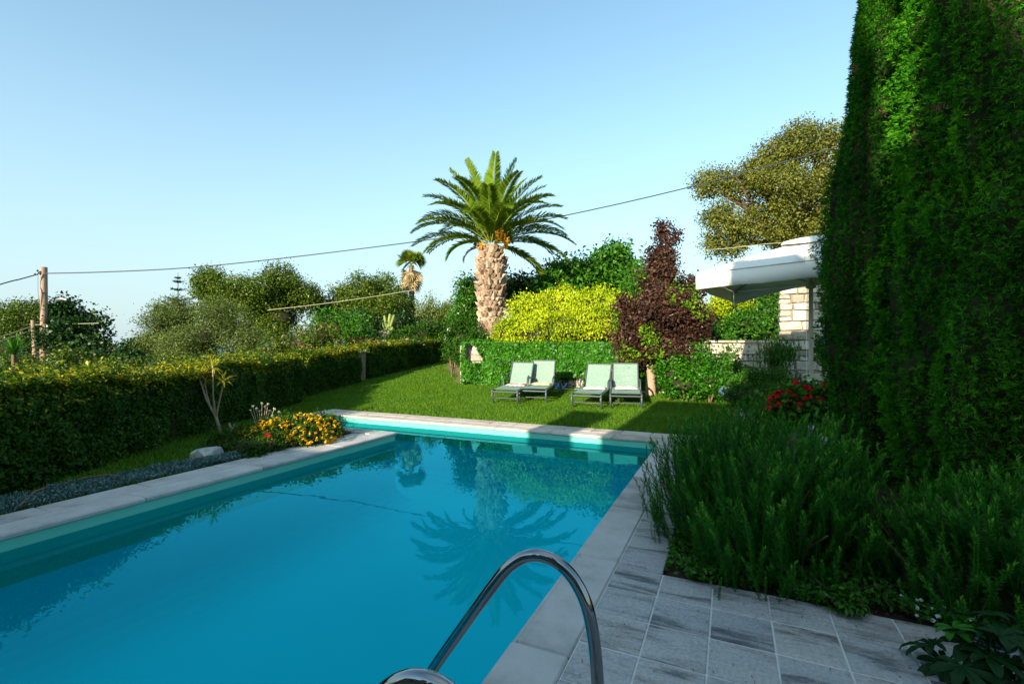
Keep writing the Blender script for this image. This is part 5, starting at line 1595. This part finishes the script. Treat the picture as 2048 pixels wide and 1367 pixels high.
TW = [('white towel with a red flower print on the leftmost lounger seat', (.72, .66, .6), [(.6, .25, .25), (.55, .05, .06)], 'red'),
      ('folded cream and yellow towel on the second lounger seat', (.68, .62, .45), [(.62, .5, .2), (.66, .45, .12)], 'yel'),
      ('white and lilac towel with a yellow edge on the third lounger seat', (.72, .70, .70), [(.5, .48, .62), (.6, .5, .2)], 'lil'),
      ('folded pale pink towel on the rightmost lounger seat', (.74, .64, .58), [(.7, .55, .5), (.66, .5, .46)], 'pink')]
LG = [('leftmost green sling lounger with red patterned towel', 1009, 808, R(1), 66, 1), ('second green lounger from the left with yellow towel', 1065, 806, R(6), 74, 2),
      ('third green lounger from the left with lilac towel, reclined most', 1172, 818, R(0), 64, 3), ('rightmost green sling lounger beside the purple tree', 1252, 819, R(12), 66, 4)]
for i, a_ in enumerate(LG):
    t, zl, hy, w = lounger(*a_)
    lab, base, sp, nm = TW[i]
    r = random.Random(i); V, F = [], []
    nx, ny = 12, 8
    for k in (0, 1):
        for j in range(ny + 1):
            for ii in range(nx + 1):
                u = ii / nx * 2 - 1; v = j / ny
                y = hy - .40 + .34 * v
                e = min(1, (1 - abs(u)) * 6, v * 6, (1 - v) * 6)
                z = zl(y) + .034 + (0 if k else (.008 + .022 * e + .010 * math.sin(7 * u + i) * math.cos(9 * v + i)))
                V.append(Vector((u * (.26 + .02 * math.sin(5 * v)) + .02, y + .02 * math.sin(6 * u), z)))
    o_ = (nx + 1) * (ny + 1)
    for j in range(ny):
        for ii in range(nx):
            b_ = j * (nx + 1) + ii
            F.append((b_, b_ + 1, b_ + nx + 2, b_ + nx + 1)); F.append((o_ + b_, o_ + b_ + nx + 1, o_ + b_ + nx + 2, o_ + b_ + 1))
    ring = [ii for ii in range(nx + 1)] + [j * (nx + 1) + nx for j in range(1, ny + 1)] + [ny * (nx + 1) + ii for ii in range(nx - 1, -1, -1)] + [j * (nx + 1) for j in range(ny - 1, 0, -1)]
    for q in range(len(ring)):
        a2, b2 = ring[q], ring[(q + 1) % len(ring)]
        F.append((a2, o_ + a2, o_ + b2, b2))
    mb = MB(); mb.add(V, F, True)
    o = mb.build('towel', towel_mat('towel_' + nm, base, sp), None, WORLD[t.name])
    tag(o, lab, 'towel', 'towels on the loungers')

# hose and a blue bag at the foot of the ivy
hz = thing('garden_hose', 'pale garden hose lying along the foot of the ivy wall', 'hose', (-3.6, 13.35, gz(-3.6, 13.35)))
MB().tube([(x, 13.35 + .06 * math.sin(3 * x), gz(x, 13.35) + .025) for x in np.linspace(-4.7, -1.2, 16)], .018, 6).build('tube', M['white'], hz)
bc = Vector((-4.55, 13.30, gz(-4.55, 13.3)))
bt = thing('watering_can', 'small blue plastic can on the grass by the ivy wall', 'can', bc)
MB().lathe([(0, .0), (.085, .0), (.09, .02), (.085, .16), (.06, .19), (.055, .19)], bc, 14).build('body', plain('blue_plastic', (.06, .22, .5), .4), bt)
MB().tube([bc + Vector((.07, 0, .04)), bc + Vector((.2, 0, .17)), bc + Vector((.22, 0, .20))], [.018, .013, .02], 7).build('spout', M['bluewhite'], bt)
MB().tube([bc + Vector((-.08, 0, .05)), bc + Vector((-.15, 0, .13)), bc + Vector((-.08, 0, .21)), bc + Vector((.04, 0, .19))], .009, 6).build('handle', M['bluewhite'], bt)

# ------------------------------------------------------------------ white parasol
UA = Vector((-.49, 8.17, 0)); UX = Vector((.98, -.19, 0)).normalized(); UY = Vector((.19, .98, 0)).normalized()
HS = 1.47
UC = UA + UX * HS + UY * HS
UC.z = gz(UC.x, UC.y)
um = thing('parasol', 'large square white canvas parasol on a pale pole', 'parasol', UC)
ztop, zed, val = 3.33, 2.74, .25
def up(u, v, z):
    return UC.xy.to_3d() + UX * u + UY * v + Vector((0, 0, z + (.035 * (u + HS) if z > 2.3 else 0)))
# canopy: eight taut panels between the ribs, each sagging a little
mb = MB()
cs8 = [(-1, -1), (0, -1), (1, -1), (1, 0), (1, 1), (0, 1), (-1, 1), (-1, 0)]
n = 8
for k in range(8):
    a_, b_ = Vector(cs8[k]) * HS, Vector(cs8[(k + 1) % 8]) * HS
    V, F, ix = [], [], {}
    for j in range(n + 1):
        for i in range(j + 1):
            q = j / n; w_ = (i / j) if j else 0
            p = (a_ * (1 - w_) + b_ * w_) * q
            sag = .07 * 4 * w_ * (1 - w_) * q * (1.15 - q) + .02 * math.sin(11 * w_ + 5 * k) * q * w_ * (1 - w_)
            ix[(j, i)] = len(V); V.append(up(p.x, p.y, ztop - (ztop - zed) * q - sag))
    for j in range(n):
        for i in range(j + 1):
            F.append((ix[(j, i)], ix[(j + 1, i)], ix[(j + 1, i + 1)]))
            if i < j:
                F.append((ix[(j, i)], ix[(j + 1, i + 1)], ix[(j, i + 1)]))
    mb.add(V, F, True)
cano = mb.build('canopy', M['canvas'], um)
sd = cano.modifiers.new('thickness', 'SOLIDIFY'); sd.thickness = .006
for k, (c0, c1) in enumerate([((-1, -1), (1, -1)), ((1, -1), (1, 1)), ((1, 1), (-1, 1)), ((-1, 1), (-1, -1))]):
    V, F = [], []
    m_ = 24
    for i in range(m_ + 1):
        s = i / m_
        u = (c0[0] + (c1[0] - c0[0]) * s) * HS; v = (c0[1] + (c1[1] - c0[1]) * s) * HS
        on = Vector(((c0[0] + c1[0]) / 2, (c0[1] + c1[1]) / 2))
        w_ = .012 * math.sin(9 * s + k) * math.sin(math.pi * s)
        low = val - .012 * abs(math.sin(3 * math.pi * s))
        if k == 2:
            low = .04 + .26 * max(0, (s - .55) / .45) ** 1.5
        V.append(up(u * 1.002, v * 1.002, zed + .004)); V.append(up(u + on.x * (.006 + w_ * .5), v + on.y * (.006 + w_ * .5), zed - low * .5)); V.append(up(u + on.x * (w_ * 1.5), v + on.y * (w_ * 1.5), zed - low))
    for i in range(m_):
        b_ = i * 3
        F += [(b_, b_ + 3, b_ + 4, b_ + 1), (b_ + 1, b_ + 4, b_ + 5, b_ + 2)]
    mb = MB(); mb.add(V, F, True)
    o = mb.build('valance', M['canvas'], um)
    sd = o.modifiers.new('thickness', 'SOLIDIFY'); sd.thickness = .004
for (u, v) in cs8:
    MB().tube([up(u * HS * q, v * HS * q, ztop - (ztop - zed) * q + .004) for q in (.1, .4, .7, 1.0)], .007, 5).build('seam', M['canvas'], um)
MB().tube([up(u * HS * 1.004, v * HS * 1.004, zed + .002) for u, v in cs8 + cs8[:1]], .008, 5).build('edge_piping', M['cush'], um)
vc = MB(); V = []
for (s_, z) in ((.40, ztop - .13), (.36, ztop - .08), (.16, ztop + .01), (.02, ztop + .04)):
    for (u, v) in ((-1, -1), (0, -1.02), (1, -1), (1.02, 0), (1, 1), (0, 1.02), (-1, 1), (-1.02, 0)):
        V.append(up(u * s_, v * s_, z + (.025 if abs(u * v) > .9 and s_ > .3 else 0)))
vc.add(V, [(i * 8 + k, i * 8 + (k + 1) % 8, (i + 1) * 8 + (k + 1) % 8, (i + 1) * 8 + k) for i in range(3) for k in range(8)], True)
vc.build('vent_cap', M['canvas'], um)
for (u, v) in ((1, 1), (1, -1), (-1, 1), (-1, -1), (1, 0), (-1, 0), (0, 1), (0, -1)):
    a_ = up(u * .04, v * .04, ztop - .06); b_ = up(u * (HS - .03), v * (HS - .03), zed - .03)
    MB().tube([a_, b_], .013, 6).build('rib', M['cush'], um)
    MB().tube([up(u * .06, v * .06, zed - .12), a_.lerp(b_, .5)], .010, 6).build('strut', M['cush'], um)
MB().lathe([(.034, UC.z), (.034, ztop - .02)], UC.xy.to_3d(), 14).build('pole', M['cush'], um)
MB().lathe([(.045, .35), (.045, 1.02), (.036, 1.03)], (UC.x, UC.y, UC.z), 14).build('pole_sleeve', M['white'], um)
MB().lathe([(.035, zed - .2), (.075, zed - .18), (.075, zed - .10), (.035, zed - .08)], UC.xy.to_3d(), 12).build('hub', M['cush'], um)
MB().tube([up(-.05, -.05, zed - .15), up(-.06, -.06, 1.25), up(-.05, -.05, 1.1)], .005, 5).build('cord', M['white'], um)
MB().lathe([(.04, .36), (.05, .34), (.06, .10), (.30, .07), (.34, .0), (0, .0)], UC, 16).build('base', M['metal'], um)

# garden chair by the parasol pole
gc = at(1650, 800, 8.9); gc.z = gz(gc.x, gc.y)
ch = thing('garden_chair', 'dark garden chair with beige cushion beside the parasol pole', 'chair', gc)
ux, uy = RT, FW
def cp(a_, b_, z):
    return gc + ux * a_ + uy * b_ + Vector((0, 0, z))
for sx in (-.26, .26):
    for sy in (-.25, .25):
        MB().tube([cp(sx, sy, 0), cp(sx, sy, .42)], .016, 7).build('leg', M['darkmetal'], ch)
    MB().tube([cp(sx, .25, .42), cp(sx, .34, .95)], .016, 7).build('back_post', M['darkmetal'], ch)
    MB().tube([cp(sx, -.25, .42), cp(sx, -.25, .62), cp(sx, .28, .64)], .014, 7).build('armrest', M['darkmetal'], ch)
V = []
MB().box(cp(0, 0, .44), (.5, .5, .07), .02, Matrix.Rotation(YAW, 4, 'Z')).build('seat_cushion', M['cush'], ch)
MB().box(cp(0, .27, .74), (.5, .08, .46), .03, Matrix.Rotation(YAW, 4, 'Z') @ Matrix.Rotation(R(-10), 4, 'X')).build('back_cushion', M['cush'], ch)

# white plastic garden seat, its curved arm showing over the grass
ws_ = thing('plastic_seat', 'white plastic garden seat with curved arm behind the rosemary tips', 'seat', at(1470, 860, 9.6))
d_ = 9.6
def wp(px, py, dd):
    return at(px, py, dd)
MB().tube([wp(1480, 806, d_), wp(1462, 798, d_), wp(1447, 788, d_), wp(1441, 782, d_ + .03), wp(1444, 778, d_ + .08), wp(1456, 777, d_ + .15), wp(1466, 781, d_ + .2)], [.05, .052, .05, .046, .042, .04, .036], 9).build('arm', M['bluewhite'], ws_)
MB().tube([wp(1480, 806, d_), wp(1484, 830, d_), wp(1486, 858, d_)], [.05, .045, .04], 9).build('leg', M['bluewhite'], ws_)
q = wp(1506, 822, d_ + .3)
MB().box((q.x, q.y, q.z - .12), (.5, .5, .05), .02, Matrix.Rotation(YAW, 4, 'Z')).build('seat', M['bluewhite'], ws_)
for k in range(5):
    q = wp(1492 + k * 9, 826, d_ + .55)
    MB().box(q, (.07, .03, .42), .01, Matrix.Rotation(YAW, 4, 'Z')).build('back_slat', M['bluewhite'], ws_)
q = wp(1525, 850, d_ + .1)
MB().tube([wp(1522, 812, d_ + .1), q], .04, 8).build('leg', M['bluewhite'], ws_)

# ------------------------------------------------------------------ pool ladder
ld = thing('pool_ladder', 'polished steel pool ladder with two arched handrails', 'ladder', (-.42, 1.3, 0))
def arch(y):
    pts = [(-.415, 0.0), (-.42, .25), (-.43, .45), (-.445, .58)]
    P0, P1, P2 = Vector((-.445, .58)), Vector((-.50, .83)), Vector((-.68, .815))
    c = []
    ctrl = [Vector(p) for p in [(-.445, .58), (-.475, .69), (-.535, .775), (-.61, .812), (-.69, .806), (-.765, .757), (-.835, .672)]]
    pts += [tuple(p) for p in ctrl[1:]]
    pts += [(-.99, .45), (-1.135, .235), (-1.20, .11), (-1.225, .0), (-1.23, -.4), (-1.23, -.95)]
    # smooth by Catmull-Rom
    out = []
    for i in range(len(pts) - 1):
        p0 = Vector(pts[max(0, i - 1)]); p1 = Vector(pts[i]); p2 = Vector(pts[i + 1]); p3 = Vector(pts[min(len(pts) - 1, i + 2)])
        for k in range(6):
            s = k / 6
            q = .5 * ((2 * p1) + (-p0 + p2) * s + (2 * p0 - 5 * p1 + 4 * p2 - p3) * s * s + (-p0 + 3 * p1 - 3 * p2 + p3) * s ** 3)
            out.append((q.x, y, q.y))
    out.append((pts[-1][0], y, pts[-1][1]))
    return out
for y in (.93, 1.66):
    MB().tube(arch(y), .023, 20).build('handrail', M['chrome'], ld)
    MB().lathe([(.0218, .03), (.028, .028), (.05, .012), (.055, .002), (.055, .0)], (-.415, y, .0), 18).build('flange', M['chrome'], ld)
for z in (-.30, -.56, -.82):
    MB().box((-1.23, 1.315, z), (.08, .68, .03), .006).build('step', M['chrome'], ld)

# ------------------------------------------------------------------ poles, lamp, cables
pb_ = at(88, 546, 26); pz = gz(pb_.x, pb_.y) - .3
up_ = thing('utility_pole', 'weathered wooden utility pole with a street lamp behind the left hedge', 'utility pole', (pb_.x, pb_.y, pz))
ptop = at(88, 534, 26)
MB().tube([(pb_.x, pb_.y, pz), (pb_.x, pb_.y, (pz + ptop.z) / 2), ptop], [.19, .17, .145], 14).build('post', M['woodpole'], up_)
MB().tube([at(93, 605, 25.9), at(102, 601, 25.8), at(113, 599, 25.7)], .022, 7).build('lamp_arm', M['darkmetal'], up_)
hd = MB().tube([at(112, 599.5, 25.7), at(116, 598.5, 25.7), at(125, 597.5, 25.65), at(134, 599.5, 25.6)], [.05, .09, .11, .05], 9).build('lamp_head', M['metal'], up_)
MB().tube([at(95, 650, 25.82), at(95, 735, 25.82)], .04, 8).build('conduit', M['white'], up_)
MB().tube([at(84, 545, 25.9), at(79, 543, 25.8), at(75, 548, 25.75)], .03, 6).build('bracket', M['darkmetal'], up_)
for (x, y) in ((75, 541), (80, 547), (70, 548)):
    c = at(x, y, 25.75)
    MB().lathe([(0, -.06), (.04, -.05), (.05, 0), (.03, .05), (0, .06)], c, 8).build('insulator', M['darkmetal'], up_)
MB().tube([at(76, 548, 25.75), at(76, 580, 25.9), at(78, 612, 25.9)], .008, 5).build('drop_wire', M['cable'], up_)
sp_ = at(66, 640, 27)
so = thing('short_pole', 'short leaning wooden pole left of the utility pole', 'pole', (sp_.x, sp_.y, gz(sp_.x, sp_.y)))
MB().tube([(at(72, 740, 27)), at(69, 690, 27), sp_], [.14, .12, .1], 10).build('post', M['woodpole'], so)
fpz = at(1107, 515, 40)
fo = thing('distant_pole', 'thin far off pole with a crossbar above the fig trees', 'pole', (fpz.x, fpz.y, gz(fpz.x, fpz.y)))
MB().tube([(fpz.x, fpz.y, gz(fpz.x, fpz.y)), fpz], [.09, .06], 8).build('post', M['woodpole'], fo)
MB().tube([at(1101, 523, 40), at(1113, 522, 40)], .035, 6).build('crossbar', M['woodpole'], fo)

def cable(label, knots, rad, m, name='cable', sag=0.0):
    P = [at(*k) for k in knots]
    out = []
    for i in range(len(P) - 1):
        p0 = P[max(0, i - 1)]; p1 = P[i]; p2 = P[i + 1]; p3 = P[min(len(P) - 1, i + 2)]
        for k in range(10):
            s = k / 10
            out.append(.5 * ((2 * p1) + (-p0 + p2) * s + (2 * p0 - 5 * p1 + 4 * p2 - p3) * s * s + (-p0 + 3 * p1 - 3 * p2 + p3) * s ** 3))
    out.append(P[-1])
    o = MB().tube(out, rad, 5).build(name, m)
    return tag(o, label, 'cable')
cable('long black overhead cable rising behind the date palm to the right', [(92, 546.5, 25.8), (200, 544, 26), (350, 537, 26.4), (500, 523.5, 26.8), (700, 500, 27.4), (900, 473, 24.8), (1125, 432, 24.6), (1390, 371.5, 24), (1690, 290, 23.4), (1900, 226, 23), (2200, 130, 22.6)], .030, M['cable'])
cable('black overhead cable running from the pole out of the left picture edge', [(76, 548, 25.7), (40, 558, 25.2), (0, 568.5, 24.5), (-200, 630, 22)], .032, M['cable'])
cable('pale thin wire crossing in front of the carob trees', [(535, 620, 21.5), (640, 608, 22), (740, 594, 22.5), (832, 579, 23)], .014, M['palewire'])
cable('pale thin wire crossing the oak above the parasol', [(1395, 500, 15), (1450, 497, 15), (1530, 488, 15), (1610, 482, 15)], .010, M['palewire'])
cable('upper pale stay wire of the short leaning pole', [(64, 652, 26.8), (30, 664, 25.5), (-40, 686, 23)], .020, M['palewire'])
cable('lower pale stay wire of the short leaning pole', [(64, 660, 26.8), (30, 672, 25.5), (-40, 696, 23)], .020, M['palewire'])
cable('thin pale wire right of the utility pole', [(68, 649, 26.9), (110, 648, 26.5), (160, 647, 26), (198, 646, 25.6)], .014, M['palewire'])

# ------------------------------------------------------------------ distant houses
def house(label, c, sx, sy, wall_h, roof_h, name='house'):
    z0 = gz(c.x, c.y) - .5
    t = thing(name, label, 'house', (c.x, c.y, z0))
    top = c.z - roof_h
    MB().box((c.x, c.y, (z0 + top) / 2), (sx, sy, top - z0)).build('wall', M['render'], t)
    rf_ = MB()
    e = .35
    x0, x1, y0, y1 = c.x - sx / 2 - e, c.x + sx / 2 + e, c.y - sy / 2 - e, c.y + sy / 2 + e
    z1 = top + .003
    rf_.add([(x0, y0, z1), (x1, y0, z1), (x1, y1, z1), (x0, y1, z1), (x0 + sx * .2, c.y, c.z), (x1 - sx * .2, c.y, c.z)], [(0, 1, 5, 4), (1, 2, 5), (2, 3, 4, 5), (3, 0, 4), (3, 2, 1, 0)])
    rf_.build('roof', M['terracotta'], t)
    for k in (-1, 1):
        MB().box((c.x + k * sx * .25, c.y - sy / 2 - .01, top - 1.4), (.9, .06, 1.1)).build('window', M['glass'], t)
    return t
house('red tiled house just showing between the trees on the far left', at(205, 690, 62), 7, 5, 3, 1.2)
house('pale house with terracotta roof behind the palm and yellow shrub', at(1088, 553, 46), 6, 5, 3, 1.1)

# ------------------------------------------------------------------ unseen villa behind the terrace, block heights shaped for its shadows
vl = thing('villa', 'unseen rendered villa, its blocks stepped to shade the pool terrace', 'house', (-1, -8, 0))
def block(x0, x1, y0, y1, h):
    MB().box(((x0 + x1) / 2, (y0 + y1) / 2, h / 2 - .1), (x1 - x0, y1 - y0, h + .2), .02).build('wall', M['render'], vl)
block(-9.0, -3.703, -9.5, -5.0, 3.58)
block(-3.70, -1.603, -9.8, -5.0, 6.2)
block(-1.60, -.673, -10, -5.0, 7.7)
block(-.67, .047, -9.8, -5.0, 6.9)
block(.05, .317, -10, -5.0, 7.3)  # narrow step added for the shadow edge on the big cypress
block(.32, .617, -10, -5.0, 8.4)
block(.62, 8.0, -9.5, -5.0, 5.3)
MB().box((-4.7, -5.4, 4.55), (.8, .7, 1.7), .02).build('chimney', M['render'], vl)
MB().box((-4.7, -5.4, 5.44), (.92, .85, .08), .01).build('chimney_cap', M['stone'], vl)
for (x, z, w_, h_) in [(-7.4, 1.5, 1.1, 1.2), (-5.4, 1.05, 1.0, 2.1), (-2.6, 1.5, .9, 1.2), (-2.6, 4.4, .9, 1.2), (2.3, 1.05, 1.8, 2.1), (5.5, 1.5, 1.0, 1.2)]:
    wf_ = MB().box((x, -4.985, z), (w_, .06, h_), .008).build('window', M['white'], vl)
    for s in (-1, 1):
        MB().box((x + s * w_ * .245, -4.95, z), (w_ * .43, .02, h_ * .9)).build('pane', M['glass'], wf_)
